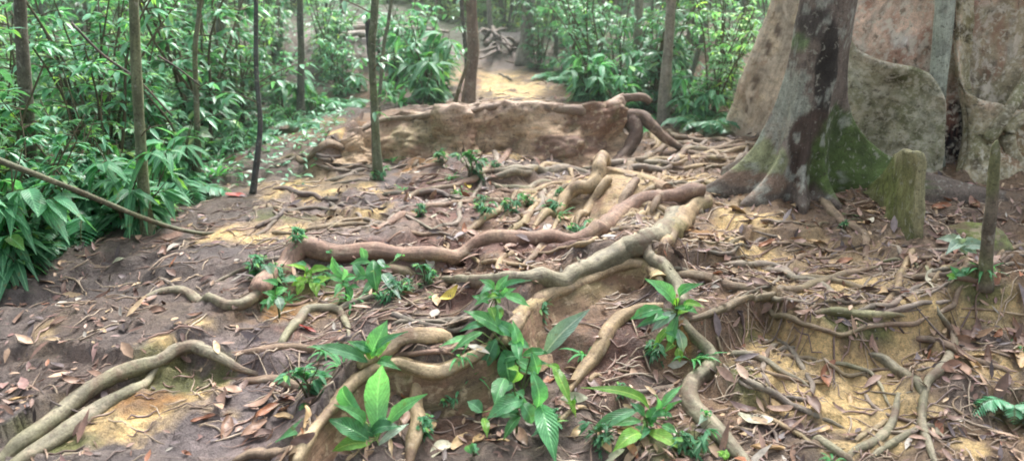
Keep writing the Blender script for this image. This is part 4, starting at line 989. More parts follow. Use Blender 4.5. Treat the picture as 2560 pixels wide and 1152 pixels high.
RIGHT = [(1345,135),(1330,165),(1420,215),(1480,262),(1560,268),(1640,290),(1700,305),(1800,318),(1900,300),(1960,200),(1900,110),(1400,100)]
def fr(p, y, px, py):
    k = random.choice(['tall','mid','fresh','fresh','broad'])
    place(k, p, 'leafy shrub on the hillside between the clay gully and the giant tree', 'shrub', 'shrubs on the right hillside', random.uniform(.7, 1.0))
scatter(64, RIGHT, (.2, 6), (8, 17), lambda y: .40+.02*y, fr)
RF = [(1340,165),(1420,225),(1480,275),(1640,300),(1700,318),(1800,330),(1800,300),(1640,270),(1480,240),(1400,175)]
scatter(30, RF, (.2, 5), (7.5, 15), .3, lambda p, y, px, py: place(random.choice(['fern','strap','small','broad']), p, 'low plant at the foot of the right hillside thicket', 'plant', 'low plants at the foot of the right hillside', random.uniform(.6, 1), name='small_plant'))
def ffar(p, y, px, py):
    if abs(px-1285) < 60 and y < 15.5: return
    if 780 < px < 1260 and y < 17: return
    lt = (680 < px < 1300 and random.random() < .8) or random.random() < .7
    place('light' if lt else 'far', p, ('pale green bush in the bright clearing far behind' if lt else 'dark green bush far back in the forest'), 'bush', 'pale far bushes' if lt else 'dark far bushes', random.uniform(.7, 1.25), name='bush')
scatter(170, None, (-17, 12), (14.5, 22), .85, ffar)
scatter(110, None, (-27, 20), (22, 38), 1.6, ffar)

def at(px, py): 
    p = G(px, py); p[2] = float(zt(p[0], p[1])); return p
# weeds along the roots
for lab, grp, pts in [('small weed growing on the earth bank under the long reddish root', 'weeds on the leafy bank', [(660,770),(720,760),(810,720),(880,760),(960,770),(1010,745),(745,655),(1080,700),(1100,745),(640,700),(830,665)]),
  ('small weed between the foreground seedlings', 'foreground weeds', [(1150,900),(1180,940),(1340,840),(1380,1080),(1120,1010),(820,900),(860,940),(1460,900),(1500,1120),(1560,1000),(1720,1120),(1730,900),(1640,900),(800,1000),(1060,1120)]),
  ('tiny weed among the middle roots', 'weeds among the middle roots', [(1320,545),(1215,575),(1390,560),(1440,585),(1150,500),(1050,560),(1010,470),(1130,460),(1240,440),(1550,380),(1640,340)])]:
    for px, py in pts:
        p = G(px, py); p[2] = float(zt(p[0], p[1])); place(random.choice(['small', 'small', 'strap']), p, lab, 'plant', grp, random.uniform(.22, .42), name='small_plant')
# particular small plants in the path
for key, px, py, sc, nm, lab in [
 ('fern',745,330,.55,'fern','dark fern beside the dark sapling at the upper left of the path'),
 ('strap',690,300,.8,'small_plant','tuft of narrow leaves beside the upper left path edge'),
 ('small',1180,462,.75,'small_plant','dark round leaved clump between the two root lines below the root wall'),
 ('small',1105,432,.45,'small_plant','tiny dark plant left of the dark round leaved clump'),
 ('small',945,446,.4,'small_plant','small leafy tuft at the foot of the twin sapling'),
 ('strap',985,402,.42,'small_plant','small plant right of the foot of the twin sapling'),
 ('strap',1606,338,.42,'small_plant','bright strap leaved tuft growing on the knob of the root wall'),
 ('fern',1528,382,.3,'fern','little fern under the knob of the root wall'),
 ('small',1275,560,.42,'small_plant','small weed in front of the slanting reddish root'),
 ('small',1200,548,.3,'small_plant','tiny weed left of the tan root'),
 ('small',1375,560,.4,'small_plant','small dark weed under the central root knot'),
 ('strap',2018,462,.22,'small_plant','tiny seedling growing at the foot of the front tree'),
 ('small',2110,582,.22,'small_plant','tiny weed beside the root in the dead leaves'),
 ('fern',2535,1010,.38,'fern','blurred bright fern at the lower right edge'),
 ('strap',2545,870,.4,'small_plant','grass like tuft at the right edge above the mud'),
 ('strap',2455,700,.35,'small_plant','dull green tuft behind the pale leaved seedling'),
 ('small',1065,720,.36,'small_plant','small creeping plant under the end of the thick grey green root'),
 ('small',985,760,.35,'small_plant','small plant on the earth bank right of the arched root'),
 ('small',680,740,.5,'small_plant','plant hanging off the bend of the long root'),
 ('small',1400,520,.25,'small_plant','tiny weed on the tan roots'),
 ('fern',230,600,1.0,'fern','large arching fern at the left edge of the path'),
 ('fern',70,640,1.0,'fern','large fern in the left bottom corner of the thicket'),
 ('fern',440,500,.8,'fern','bright fern left of the dark thin sapling'),
 ('broad',20,720,1.0,'small_plant','broad leaved plant at the far left of the path'),
 ('small',780,1030,.5,'small_plant','small plant left of the big leaved seedling'),
 ('strap',2085,1150,.2,'small_plant','tiny seedling at the bottom edge')]:
    place(key, at(px, py), lab, 'fern' if nm == 'fern' else 'plant', None, sc, name=nm)

# ------------------------------------------------------------------ foreground seedlings with single leaves
def hero_leaf(b, t, wd, mat, par, arch=.12, tone=1.0, name='leaf', tw=0.0):
    b = np.asarray(b, float); t = np.asarray(t, float); L = np.linalg.norm(t-b); d = (t-b)/L
    n0 = (CAM-b)/np.linalg.norm(CAM-b)*.8+np.array([0, 0, 1])*.55+RT*tw; s = np.cross(d, n0); s /= np.linalg.norm(s); u = np.cross(s, d)
    if u[2] < 0: u = -u
    nr, nc = 15, 7; V = []; U = []
    ph = random.uniform(0, 6)
    for i in range(nr):
        tt = i/(nr-1); c = b+(t-b)*tt+u*(arch*L*math.sin(math.pi*tt**.9)*1.35)
        w = wd*.5*(math.sin(math.pi*min(1, tt**.85*.97+.03))**.95)*(1.06 if tt < .75 else 1-.25*((tt-.75)/.25))
        w = max(w, .0035 if i < 2 else .0015)
        for j in range(nc):
            q = (j/(nc-1)-.5)*2
            ed = .05*wd*math.sin(tt*22+ph+(1.7 if q > 0 else 0))*abs(q)**2
            V.append(c+s*(q*w)+u*(abs(q)**1.3*w*.38+ed-.02*wd)); U.append((.5+q*.5, tt))
    C = np.full((len(V), 3), tone)*(1+.12*fbm(np.array(V)[:, 0]*30, np.array(V)[:, 1]*30, np.array(V)[:, 2]*30, 2, 3))[:, None]
    if tone > 1.01: C[:, 0] *= 1.15
    o = mesh(name, V, grid_faces(nr, nc, False), mat, C, U)
    return rel(o, par)
def seedling(base, hub, leaves, label, mat, name='seedling', dY=None, stem_r=.004, extra=None):
    g = G(*base); g[2] = float(zt(g[0], g[1])); Y0 = float(g[1])
    e = empty(name, g, label, 'plant')
    def safe(px, py, Y):
        for _ in range(60):
            p = D(px, py, Y)
            if p[2] > float(zt(p[0], p[1]))+.012: break
            Y -= .03
        return p
    H = safe(hub[0], hub[1], Y0-.01)
    C = spline([g-np.array([0, 0, .03]), g*.4+H*.6+np.array([.004, 0, 0]), H], .015)
    rel(tube('stem', C, np.linspace(stem_r*1.5, stem_r, len(C)), M_stem, (.12, .16, .06), k=7, seed=2), e)
    for lf in leaves:
        bx, by, tx, ty, w = lf[:5]
        m_ = lf[5] if len(lf) > 5 else mat
        B_ = safe(bx, by, Y0-.01+random.uniform(-.015, .015)); tt = safe(tx, ty, Y0-random.uniform(-.04, .14))
        hero_leaf(B_, tt, w*pxw(B_)*.76, m_, e, arch=random.uniform(.06, .2), tone=random.uniform(.8, 1.25), tw=random.uniform(-.25, .25))
        if np.linalg.norm(B_-H) > .02:
            Cc = spline([H, (H+B_)/2+np.array([0, 0, .006]), B_], .012)
            rel(tube('petiole', Cc, np.linspace(.0035, .0025, len(Cc)), M_stem, (.14, .2, .07), k=6, seed=3), e)
    hx, hy = hub; sz = np.median([l[4] for l in leaves]); spread = np.median([math.hypot(l[2]-l[0], l[3]-l[1]) for l in leaves])
    for k in range(extra if extra is not None else max(3, len(leaves)//2)):
        a = random.uniform(-.4, math.pi+.4); rr = spread*random.uniform(.45, .95); b0 = spread*random.uniform(.05, .5)
        bx, by = hx+random.uniform(-.6, .6)*spread*.6, hy-random.uniform(-.7, .6)*spread*.5
        B_ = safe(bx, by, Y0-.01+random.uniform(-.05, .05)); tt = safe(bx+math.cos(a)*rr, by-math.sin(a)*rr*.6+rr*.15, Y0+random.uniform(-.10, .03))
        hero_leaf(B_, tt, sz*random.uniform(.45, .8)*pxw(B_), random.choice([mat, M_dleaf, M_leaf, M_yleaf]), e, arch=random.uniform(.05, .25), tone=random.uniform(.65, 1.1), tw=random.uniform(-.5, .5))
    return e
seedling((942,1118),(942,1100),[(945,1090,956,912,80),(968,1062,1068,983,48),(914,1052,858,964,50),(922,1098,818,1046,62),(925,1108,828,1128,46,M_yleaf),(946,1112,1022,1058,24,M_pale),(840,1052,688,1104,46),(900,1075,835,1010,40)],
 'seedling with one tall upright ribbed leaf in front of the scalloped root wall', M_leaf)
seedling((926,915),(926,900),[(920,904,782,862,44,M_dleaf),(926,890,968,800,64),(922,884,868,852,32),(938,884,1020,828,26,M_dleaf),(940,892,978,852,30,M_yleaf),(930,900,905,850,34,M_yleaf)],
 'seedling with a rounded upright leaf left of the yellowish root hump', M_leaf)
seedling((1300,960),(1292,905),[(1268,838,1160,776,52),(1285,842,1232,800,38,M_dleaf),(1300,880,1282,800,36),(1240,846,1206,925,42,M_dleaf),(1262,872,1276,962,60),(1290,850,1300,905,36),(1362,884,1474,772,58,M_pale),(1225,850,1236,905,50),
 (1270,858,1325,870,34,M_dleaf),(1205,830,1128,880,26),(1185,845,1098,866,22),(1215,812,1150,828,24,M_dleaf),(1290,900,1335,935,36)],
 'large many leaved seedling in the centre foreground with a pale leaf pointing up right', M_leaf)
seedling((1290,1075),(1292,1020),[(1330,930,1342,1022,56),(1262,944,1236,1012,52),(1310,1000,1216,1048,60,M_dleaf),(1282,955,1268,920,34,M_yleaf),(1205,1030,1168,1002,42,M_dleaf),(1208,1044,1218,1092,26,M_yleaf),(1352,1010,1390,1158,66),(1330,880,1345,935,34),(1300,1000,1330,1060,50,M_dleaf),(1300,1040,1258,1100,30),(1285,960,1250,975,36,M_dleaf)],
 'drooping dark leaved seedling below the large many leaved one', M_leaf)
seedling((1428,1034),(1426,1012),[(1382,912,1428,1014,34),(1400,925,1362,912,20),(1424,1000,1440,1042,16)], 'small plant with one arched yellow green leaf right of the drooping seedling', M_yleaf)
seedling((1618,1076),(1614,1050),[(1624,1028,1452,968,34,M_yleaf),(1596,1024,1466,1092,40,M_dleaf),(1602,1052,1532,1062,30),(1622,1078,1702,1122,44,M_yleaf),(1602,1082,1532,1128,50,M_yleaf),(1640,1022,1636,985,26),(1668,1048,1704,1000,24),(1650,1022,1706,962,26),(1655,1062,1694,1084,28),(1625,1060,1655,1010,40),(1610,1040,1575,1005,26,M_dleaf),(1620,1070,1600,1100,30,M_dleaf)],
 'bushy bright seedling with long pointed leaves left of the S shaped root', M_leaf)
seedling((1692,890),(1692,780),[(1684,758,1612,696,48),(1700,748,1758,708,34),(1708,760,1762,768,24,M_yleaf),(1690,780,1628,828,34,M_pale),(1694,790,1676,868,34,M_dleaf),(1694,822,1708,880,34,M_pale),(1656,772,1576,798,42),(1686,862,1662,880,26,M_yleaf),(1696,868,1700,905,26,M_yleaf),(1690,745,1694,770,30,M_yleaf),(1668,790,1588,820,26,M_dleaf),(1680,812,1632,875,24,M_yleaf),(1690,850,1660,830,28,M_dleaf)],
 'tall seedling hanging over the red earth bank beside the pale dropping root', M_leaf)
seedling((1240,800),(1238,745),[(1240,730,1272,686,26),(1236,725,1198,698,26),(1262,738,1324,766,32),(1232,742,1186,764,32),(1226,768,1238,802,26,M_yleaf),(1250,725,1330,700,20,M_dleaf),(1222,758,1180,740,20),(1240,760,1250,800,30),(1228,720,1200,735,24,M_dleaf),(1244,745,1290,720,22)],
 'seedling with small glossy leaves below the thick grey green root', M_leaf)
seedling((775,735),(772,700),[(760,692,716,662,28),(770,700,728,714,30,M_yleaf),(782,702,792,742,34,M_yleaf),(772,682,826,672,30),(765,678,735,658,22,M_dleaf),(790,712,830,694,26),(760,708,742,738,26),(748,700,700,706,24,M_dleaf),(780,690,815,716,22,M_dleaf)],
 'bright green seedling under the left end of the long reddish root', M_yleaf)
seedling((700,800),(690,752),[(692,742,704,778,30,M_pale),(684,682,660,664,28,M_pale),(686,745,655,730,26),(690,735,720,720,26),(680,740,668,775,20,M_dleaf),(690,725,655,700,28)],
 'seedling with pale wet leaves hanging at the bend of the long root', M_leaf)
seedling((932,745),(930,690),[(932,650,942,732,48),(956,684,1002,748,34,M_pale),(862,692,830,640,32),(912,660,902,618,26,M_dleaf),(910,700,880,655,32,M_dleaf),(925,655,875,660,24),(945,650,965,675,20,M_pale),(935,705,905,735,26,M_dleaf),(1010,640,985,650,18)],
 'seedling with a broad hanging leaf and a pale wet leaf under the reddish root', M_leaf)
seedling((865,760),(862,715),[(862,712,835,742,26),(858,700,892,690,26),(860,705,820,690,24),(866,715,880,745,22,M_dleaf),(855,700,845,665,24,M_dleaf)], 'small dark seedling between the bright seedling and the broad leaved one', M_leaf)
seedling((2410,684),(2405,614),[(2404,610,2342,597,34),(2404,612,2364,636,36),(2406,611,2474,620,38),(2406,609,2444,600,26),(2404,608,2388,596,24),(2406,613,2442,634,34),(2403,612,2418,636,26)], 'seedling with a star of pale bluish leaves on a thin stem', M_pale, stem_r=.004, extra=0)
seedling((480,470),(488,342),[(488,340,442,350,36),(488,341,458,318,32),(490,341,524,322,32),(490,342,536,346,36),(489,343,510,370,32),(488,343,466,368,32)], 'pale star shaped seedling high on a thin stem at the left thicket edge', M_pale, extra=0)
seedling((2412,700),(2395,690),[(2395,690,2375,665,24),(2400,690,2425,668,24),(2390,694,2370,700,20)], 'small dark plant around the foot of the pale star seedling', M_dleaf)
seedling((1600,345),(1600,330),[(1600,330,1596,292,16),(1602,330,1622,305,14),(1598,332,1580,312,12),(1603,332,1628,325,12),(1600,335,1588,345,12)], 'bright green sprout on the knob of the root wall', M_leaf)
seedling((2016,462),(2012,450),[(2010,450,1990,440,12),(2014,450,2032,440,12),(2012,452,2018,466,12)], 'tiny three leaved sprout at the foot of the front tree', M_leaf)
seedling((1812,1146),(1810,1138),[(1812,1148,1816,1122,24),(1806,1142,1792,1128,18)], 'tiny pale green sprout on the S shaped root at the bottom edge', M_yleaf)
seedling((1770,1050),(1764,1040),[(1764,1045,1746,1060,24,M_pale),(1766,1040,1750,1030,18),(1768,1046,1780,1036,16)], 'tiny sprout left of the lower S shaped root', M_leaf)
seedling((1185,1135),(1180,1128),[(1178,1132,1168,1112,28),(1184,1132,1196,1118,18)], 'tiny dark green sprout at the bottom centre', M_dleaf)

# ------------------------------------------------------------------ dead leaves
DM = mat_dead('dead_leaf_brown', [(0, (.20,.10,.06)), (.25, (.26,.17,.12)), (.5, (.15,.10,.09)), (.75, (.34,.21,.14)), (1, (.10,.06,.05))])
DO = mat_dead('dead_leaf_orange', [(0, (.30,.13,.06)), (1, (.26,.12,.07))]); DT = mat_dead('dead_leaf_tan', [(0, (.50,.34,.16)), (1, (.46,.34,.20))])
DY_ = mat_dead('dead_leaf_yellow', [(0, (.72,.58,.08)), (1, (.62,.50,.12))]); DP = mat_dead('dead_leaf_pale', [(0, (.48,.44,.33)), (1, (.38,.40,.28))]); DG = mat_dead('fallen_green_leaf', [(0, (.16,.26,.09)), (1, (.14,.22,.08))])
DR = mat_dead('dead_leaf_red', [(0, (.30,.045,.03)), (1, (.25,.05,.03))]); DLIT = mat_dead('leaf_litter', None, True)
def dead_mesh(L, Wd, curl, bend, mat):
    nr, nc = 11, 7; V = []; U = []
    ph = random.uniform(0, 6)
    for i in range(nr):
        t = i/(nr-1); w = Wd*.5*math.sin(math.pi*(t*.94+.03))**.75
        for j in range(nc):
            q = (j/(nc-1)-.5)*2; a = q*curl
            r = w/max(.2, curl)
            x = (t-.5)*L; y = math.sin(a)*r if curl > .2 else q*w; z = (1-math.cos(a))*r*1.0
            z += bend*L*(t-.5)**2*2+.07*Wd*math.sin(t*9+ph+q*2)
            V.append((x, y+.08*L*math.sin(t*3+ph)*.6, z)); U.append((.5+q*.5, t))
    o = mesh('dead_leaf', V, grid_faces(nr, nc, False), mat, None, U); COL.objects.unlink(o); return o
DL = {}
for key, mt in (('brown', DM), ('orange', DO), ('tan', DT), ('yellow', DY_), ('pale', DP), ('green', DG), ('red', DR)):
    DL[key] = [dead_mesh(1, random.uniform(.32, .5), random.uniform(.3, 1.5), random.uniform(-.25, .5), mt) for _ in range(7 if key == 'brown' else 3)]
def normal_at(x, y):
    e = .05; return Vector((-(float(zt(x+e, y))-float(zt(x-e, y)))/(2*e), -(float(zt(x, y+e))-float(zt(x, y-e)))/(2*e), 1)).normalized()
def dead(px, py, Lpx, key, ang, label, group=None, tilt=.25, up=.006):
    p = G(px, py); p[2] = float(zt(p[0], p[1]))+up; L = Lpx*pxw(p)
    o = random.choice(DL[key]).copy(); COL.objects.link(o); o.name = 'dead_leaf'
    n = normal_at(p[0], p[1]); q = Vector((0, 0, 1)).rotation_difference(n)
    from mathutils import Euler
    o.rotation_mode = 'QUATERNION'; o.rotation_quaternion = q @ Euler((random.gauss(0, tilt), random.gauss(0, tilt*.6), ang)).to_quaternion()
    o.location = p; o.scale = (L, L, L*.8); tag(o, label, 'leaf', group); return o
for a in [(2352,515,60,'orange',.2,'large rusty orange dead leaf right of the mossy cut buttress'),(2225,385,40,'yellow',.0,'bright yellow leaf resting behind the green buttress'),
 (1166,480,34,'yellow',1.0,'lone yellow leaf below the dark round leaved clump'),(2060,690,46,'yellow',.3,'crumpled yellow leaf on the clay right of the dark curved root'),
 (1920,1118,92,'tan',.05,'long tan dead leaf at the bottom edge right of the S shaped root'),(2066,940,92,'orange',1.1,'curled orange brown leaf standing on the yellow clay face'),
 (1885,1050,100,'pale',.1,'large grey leaf lying in the mud below the yellow clay'),(1110,1118,100,'pale',1.0,'large pale wet leaf below the scalloped root wall'),(1150,1100,80,'tan',1.2,'tan dead leaf leaning on the large pale wet leaf'),
 (1375,945,80,'orange',.9,'orange brown curled leaf under the drooping seedling'),(1095,765,70,'tan',1.5,'narrow pinkish tan leaf standing in mid foreground'),(2330,700,70,'pale',1.0,'folded pale green leaf left of the pale leaved seedling'),
 (2130,548,50,'green',-.2,'fallen green leaf beside the root in the leaf litter'),(1690,940,80,'brown',-.3,'large purplish brown leaf left of the elbow of the S shaped root'),(2100,515,60,'pale',.4,'pale folded leaf at the foot of the front tree'),
 (2170,570,70,'tan',.3,'long pinkish leaf between the front tree root and the cut buttress'),(2020,620,44,'tan',-.1,'tan leaf on the clay below the front tree'),(940,592,26,'orange',-.2,'small orange leaf behind the long reddish root'),
 (300,676,30,'pale',.4,'small whitish leaf on the left side of the path'),(845,835,44,'yellow',.5,'yellowish leaf beside the arched root'),(770,838,50,'red',0.1,'dark red leaf inside the arched root'),
 (515,1095,60,'orange',.2,'rusty red leaf at the bottom left below the yellow bank'),(590,497,50,'red',.1,'rusty red leaf on the left edge of the path'),(1265,705,20,'red',.3,'small red leaf near the small tan root'),
 (1480,690,60,'tan',.0,'brown leaf leaning on the thick grey green root'),(1395,682,44,'orange',.1,'orange leaf beside the thick grey green root'),(1305,680,40,'pale',.1,'pale pinkish leaf behind the thick grey green root'),
 (840,602,50,'pale',-.4,'pale greenish leaf behind the left end of the long reddish root'),(1130,775,60,'yellow',.1,'yellowish tan leaf above the dark rotten root'),(2410,870,110,'brown',-.7,'dark curled leaf on the mud near the right edge'),
 (2380,950,80,'brown',.3,'shiny brown leaf right of the long grey root'),(2440,950,90,'tan',-1.0,'tan brown leaf standing in the mud at the right edge'),(2120,760,60,'brown',.4,'dark brown leaf above the mossy log like root'),
 (660,1050,90,'brown',.6,'pinkish brown leaf in the pile at the bottom left'),(50,1000,60,'tan',.2,'tan leaf on the dark mud at the left edge'),(1405,875,40,'red',.2,'reddish leaf on the red earth bank'),
 (2035,770,50,'pale',.1,'pale grey leaf on the clay above the garland root'),(1800,590,60,'orange',.5,'pinkish orange leaf above the dark curved root'),(1945,1010,60,'tan',-1.0,'small tan leaf at the lower rim of the clay bowl'),(2125,985,44,'tan',1.2,'upright yellow tan leaf on the clay face')]:
    dead(*a)
areas = [((1780,500,2480,700), 70, 'leaf litter below the front tree', (24, 58)), ((1650,640,2300,800), 36, 'leaf litter above the clay bank', (24, 60)), ((560,980,900,1150), 26, 'pile of dead leaves at bottom left', (36, 84)),
 ((980,1000,1320,1150), 18, 'dead leaves below the scalloped root wall', (36, 90)), ((1400,960,1720,1150), 22, 'dead leaves around the bushy bright seedling', (34, 80)), ((2300,800,2560,1150), 24, 'dead leaves in the right hand mud', (40, 90)),
 ((960,430,1400,620), 26, 'dead leaves among the middle roots', (14, 34)), ((0,650,600,1000), 28, 'dead leaves on the muddy left path', (22, 56)), ((1820,1000,2150,1150), 8, 'dead leaves in the mud at lower right', (34, 80)), ((1100,600,1600,720), 14, 'dead leaves behind the thick grey green root', (18, 44))]
for (bx, n, grp, lr) in areas:
    for i in range(n):
        key = random.choices(['brown', 'tan', 'orange', 'pale'], [8, 2.2, 1, .8])[0]
        dead(random.uniform(bx[0], bx[2]), random.uniform(bx[1], bx[3]), random.uniform(*lr), key, random.uniform(0, 6.28), {'brown':'brown','tan':'tan','orange':'rusty brown','pale':'pale grey'}[key]+' dead leaf, one of the '+grp, grp+' ('+key+')', tilt=.35, up=random.uniform(.004, .02))
def litter(n):
    pts = []
    x = RS.uniform(-1, 1, n*6); y = 1.6+RS.uniform(0, 1, n*6)**1.25*9.5; x = x*(y*.82)
    px = 1280+x/np.maximum(y, .1)*F
    d = .30+.8*sm(fbm(x*1.5, y*1.5, 0, 3, 77), -.2, .25)+.25*(x > .6)
    c = ground_col(x, y); clay = sm(c[:, 0]-c[:, 2]*1.8, .05, .22); d = d*(1-clay)*np.interp(y, [1, 5, 9, 11], [1, 1, .7, .4])
    d = d*np.where(x < -.5-.03*y, .6, 1); k = RS.uniform(0, 1.3, len(x)) < d; x, y = x[k][:n], y[k][:n]; n = len(x)
    z = zt(x, y); e = .03
    nx = -(zt(x+e, y)-z)/e; ny = -(zt(x, y+e)-z)/e
    a = RS.uniform(0, 6.28, n); dd = np.stack([np.cos(a), np.sin(a), -(nx*np.cos(a)+ny*np.sin(a))+RS.normal(0, .22, n)], -1)
    nr = np.stack([nx, ny, np.ones(n)], -1)+sph(n)*.45
    ln = np.exp(RS.normal(-3.35, .6, n)); ln = np.clip(ln, .012, .11)*(1+.04*y); wd = ln*rv(n, .22, .5)
    base = np.stack([x, y, z+.003+RS.uniform(0, .012, n)], -1)
    V, Fc, U = leaf_rows(base, dd, nr, ln, wd, rv(n, -.3, .4), cup=.35)
    pal = np.array([(.20,.12,.09),(.32,.21,.16),(.15,.12,.12),(.40,.27,.18),(.06,.04,.035),(.52,.38,.23),(.28,.17,.15),(.30,.13,.07),(.36,.33,.28)])
    ci = RS.choice(len(pal), n, p=[.18,.17,.18,.12,.12,.06,.09,.03,.05]); cc = pal[ci]*rv(n, .7, 1.25)[:, None]
    o = mesh('leaf_litter', V, Fc, DLIT, np.repeat(cc, 12, 0), U)
    tag(o, 'small brown and grey dead leaf fragments strewn over the forest floor', 'leaf litter', kind='stuff')
litter(13500)
def strands(n):
    x = RS.uniform(-1, 1, n*6); y = 1.7+RS.uniform(0, 1, n*6)**1.2*8; x = x*y*.75
    d = .35+.9*sm(fbm(x*1.2+4, y*1.2, 0, 3, 303), -.15, .2); d = d*np.where(x < -.9-.05*y, .4, 1)
    k = RS.uniform(0, 1.25, len(x)) < d; x, y = x[k][:n], y[k][:n]; n = len(x)
    m = 7; a = RS.normal(.15, .55, n)+np.pi*(RS.uniform(size=n) < .5); L = RS.uniform(.08, .34, n); r = RS.uniform(.0016, .0042, n)*(1+.08*y)
    X = [x]; Y = [y]
    for i in range(m-1):
        a = a+RS.normal(0, .3, n); X.append(X[-1]+np.cos(a)*L/m); Y.append(Y[-1]+np.sin(a)*L/m)
    X = np.stack(X, 1); Y = np.stack(Y, 1); Z = zt(X, Y)+.003+RS.uniform(-.003, .008, (n, m))
    dx = np.gradient(X, axis=1); dy = np.gradient(Y, axis=1); l = np.sqrt(dx*dx+dy*dy)+1e-9; nx, ny = -dy/l, dx/l
    rr = r[:, None]*np.array([.4, .9, 1, 1, .9, .7, .3])
    V = np.stack([np.stack([X+nx*rr, Y+ny*rr, Z], -1), np.stack([X, Y, Z+rr*1.3], -1), np.stack([X-nx*rr, Y-ny*rr, Z], -1), np.stack([X, Y, Z-rr], -1)], 2).reshape(-1, 3)
    f = [[i*4+j, i*4+(j+1) % 4, (i+1)*4+(j+1) % 4, (i+1)*4+j] for i in range(m-1) for j in range(4)]
    Fc = (np.arange(n)[:, None, None]*m*4+np.array(f)[None]).reshape(-1, 4)
    pal = np.array([(.26,.19,.14),(.36,.28,.20),(.17,.12,.10),(.30,.20,.16),(.42,.34,.25)]); cc = pal[RS.choice(5, n)]*rv(n, .8, 1.2)[:, None]
    o = mesh('fine_roots', V, Fc, DLIT, np.repeat(cc, m*4, 0), None)
    tag(o, 'mat of hair thin roots and plant fibres on the forest floor', 'fine roots', kind='stuff')
strands(3000)
def low_weeds(n):
    x = RS.uniform(-1, 1, n*8); y = 6+RS.uniform(0, 1, n*8)*14; x = x*y*.8
    px = 1280+x/y*F
    keep = ((x < -1.6-.1*(y-6)) | ((x > .5+.05*(y-6)) & (y > 9.8))); x, y = x[keep][:n], y[keep][:n]; n = len(x)
    z = zt(x, y); a = RS.uniform(0, 6.28, n)
    V, Fc, U = leaf_rows(np.stack([x, y, z+rv(n, 0, .12)], -1), np.stack([np.cos(a), np.sin(a), rv(n, .0, .9)], -1), np.array([0, 0, 1.])+sph(n)*.4, rv(n, .05, .16), rv(n, .02, .05), rv(n, .1, .8))
    o = mesh('ground_cover', V, Fc, M_bush, np.repeat(rv(n, .6, 1.3)[:, None]*np.ones((1, 3)), 12, 0), U)
    tag(o, 'low green weeds covering the soil under the thickets', 'ground cover', kind='stuff')
low_weeds(16000)
for k in range(60):
    px, py = random.uniform(40, 2520), random.uniform(480, 1140); p = G(px, py, .01, zt0); a = random.uniform(0, 3.14); L = random.uniform(.10, .38)
    q = p+np.array([math.cos(a)*L, math.sin(a)*L, 0]); mid = (p+q)/2+np.array([random.gauss(0, .02), random.gauss(0, .02), 0]); P3 = []
    for v in (p, mid, q): v[2] = float(zt(v[0], v[1]))+.010; P3.append(v)
    C = spline(P3, .03)
    o = tube('twig', C, np.linspace(.0055, .0025, len(C)), M_bark, random.choice([(.12,.10,.09),(.28,.22,.16),(.20,.15,.11)]), k=6, seed=k, bumpy=.2); tag(o, 'thin dead twig lying on the forest floor', 'twig', 'twigs on the forest floor')
for k in range(16):
    px, py = random.uniform(1185, 1300), random.uniform(80, 150); p = G(px, py, .05); q = G(px+random.uniform(-60, 60), py+random.uniform(-25, 25), random.uniform(.0, .35)); C = spline([p, (p+q)/2+np.array([0, 0, random.uniform(0, .15)]), q], .1)
    if len(C) < 4: continue
    o = tube('fallen_branch', C, np.linspace(.035, .015, len(C)), M_bark, (.12,.10,.09), k=6, seed=k); tag(o, 'dark fallen branch tangled at the top of the gully', 'branch', 'fallen branches in the gully')
# fallen grey sticks in the clearing and the gully
for k, (a, b) in enumerate([((790,80),(980,70)),((830,95),(1040,88)),((860,70),(1010,98)),((900,88),(1120,80)),((1205,75),(1275,125)),((1215,110),(1265,72)),((1225,60),(1250,130))]):
    p, q = G(*a, .15), G(*b, .15); C = spline([p, (p+q)/2+np.array([0, 0, .08]), q], .1)
    o = tube('fallen_branch', C, np.linspace(.05, .025, len(C)), M_bark, (.30,.27,.24) if k < 4 else (.12,.10,.09), k=7, seed=k)
    tag(o, 'grey fallen branch lying in the pale far clearing' if k < 4 else 'dark fallen branch tangled at the top of the gully', 'branch', 'fallen branches in the clearing' if k < 4 else 'fallen branches in the gully')

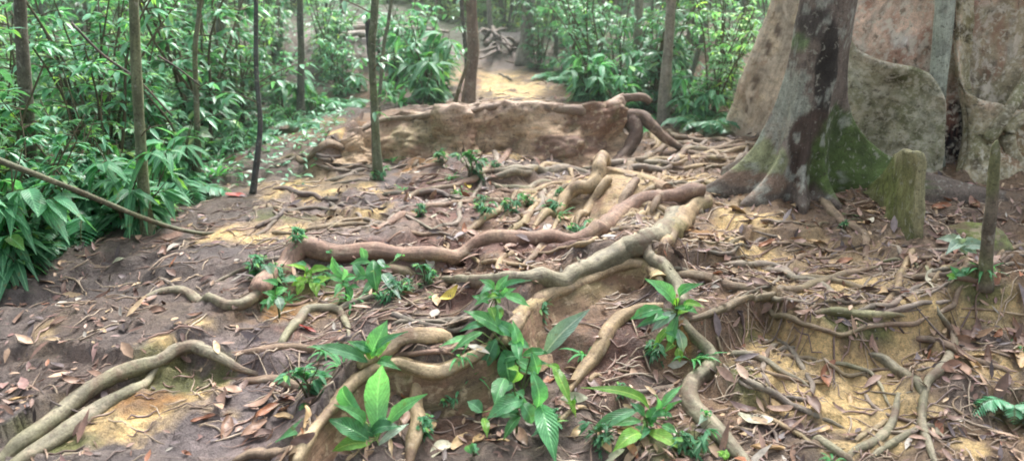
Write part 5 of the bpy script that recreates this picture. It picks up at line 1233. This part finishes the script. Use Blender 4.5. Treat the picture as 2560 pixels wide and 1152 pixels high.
# ------------------------------------------------------------------ light and camera
w = bpy.data.worlds.new('World'); scene.world = w; w.use_nodes = True; t = w.node_tree; t.nodes.clear()
sky = t.nodes.new('ShaderNodeTexSky'); sky.sky_type = 'NISHITA'; sky.sun_disc = False
EL, AZ = 58, 20
sky.sun_elevation = math.radians(EL); sky.sun_rotation = math.radians(AZ); sky.dust_density = 6; sky.air_density = 1.2; sky.altitude = 50
hs = t.nodes.new('ShaderNodeHueSaturation'); hs.inputs['Saturation'].default_value = .35; hs.inputs['Value'].default_value = 2.3
bg = t.nodes.new('ShaderNodeBackground'); bg.inputs['Strength'].default_value = .15
out = t.nodes.new('ShaderNodeOutputWorld')
t.links.new(sky.outputs[0], hs.inputs['Color']); t.links.new(hs.outputs[0], bg.inputs[0]); t.links.new(bg.outputs[0], out.inputs[0])
sl = bpy.data.lights.new('sun', 'SUN'); sl.energy = 4.6; sl.angle = math.radians(20); sl.color = (1, .98, .93)
so = bpy.data.objects.new('sun', sl); COL.objects.link(so)
az = math.radians(AZ); el = math.radians(EL)
sd = Vector((math.sin(az)*math.cos(el), math.cos(az)*math.cos(el), math.sin(el)))
so.rotation_euler = sd.to_track_quat('Z', 'Y').to_euler()
cd = bpy.data.cameras.new('camera'); co = bpy.data.objects.new('camera', cd); COL.objects.link(co)
co.location = tuple(CAM); co.rotation_euler = (math.radians(90)-TH, 0, 0)
cd.sensor_width = 36; cd.lens = 36*F/2560; cd.clip_end = 1500; cd.clip_start = .05
cd.dof.use_dof = True; cd.dof.focus_distance = 4.0; cd.dof.aperture_fstop = 1.8
scene.camera = co
hb = mesh('haze', [(-40,4.5,-3),(40,4.5,-3),(40,60,-3),(-40,60,-3),(-40,4.5,12),(40,4.5,12),(40,60,12),(-40,60,12)], [(0,3,2,1),(4,5,6,7),(0,1,5,4),(1,2,6,5),(2,3,7,6),(3,0,4,7)], M_bark, smooth=False)
hm = bpy.data.materials.new('haze'); ht = nt(hm); ho = ht.nodes.new('ShaderNodeOutputMaterial'); hv = ht.nodes.new('ShaderNodeVolumeScatter')
hv.inputs['Density'].default_value = .0065; hv.inputs['Color'].default_value = (.8, 1, .88, 1); hv.inputs['Anisotropy'].default_value = .3
ht.links.new(hv.outputs[0], ho.inputs['Volume']); hb.data.materials.clear(); hb.data.materials.append(hm); hb.visible_shadow = True
tag(hb, kind='structure')
scene.view_settings.view_transform = 'Standard'; scene.view_settings.look = 'None'; scene.view_settings.exposure = 0; scene.view_settings.gamma = 1
scene.render.engine = 'CYCLES'
cy = scene.cycles; cy.use_denoising = True; cy.max_bounces = 5; cy.diffuse_bounces = 3; cy.glossy_bounces = 2; cy.transmission_bounces = 3; cy.transparent_max_bounces = 4
cy.filter_width = 1.8; cy.use_fast_gi = False
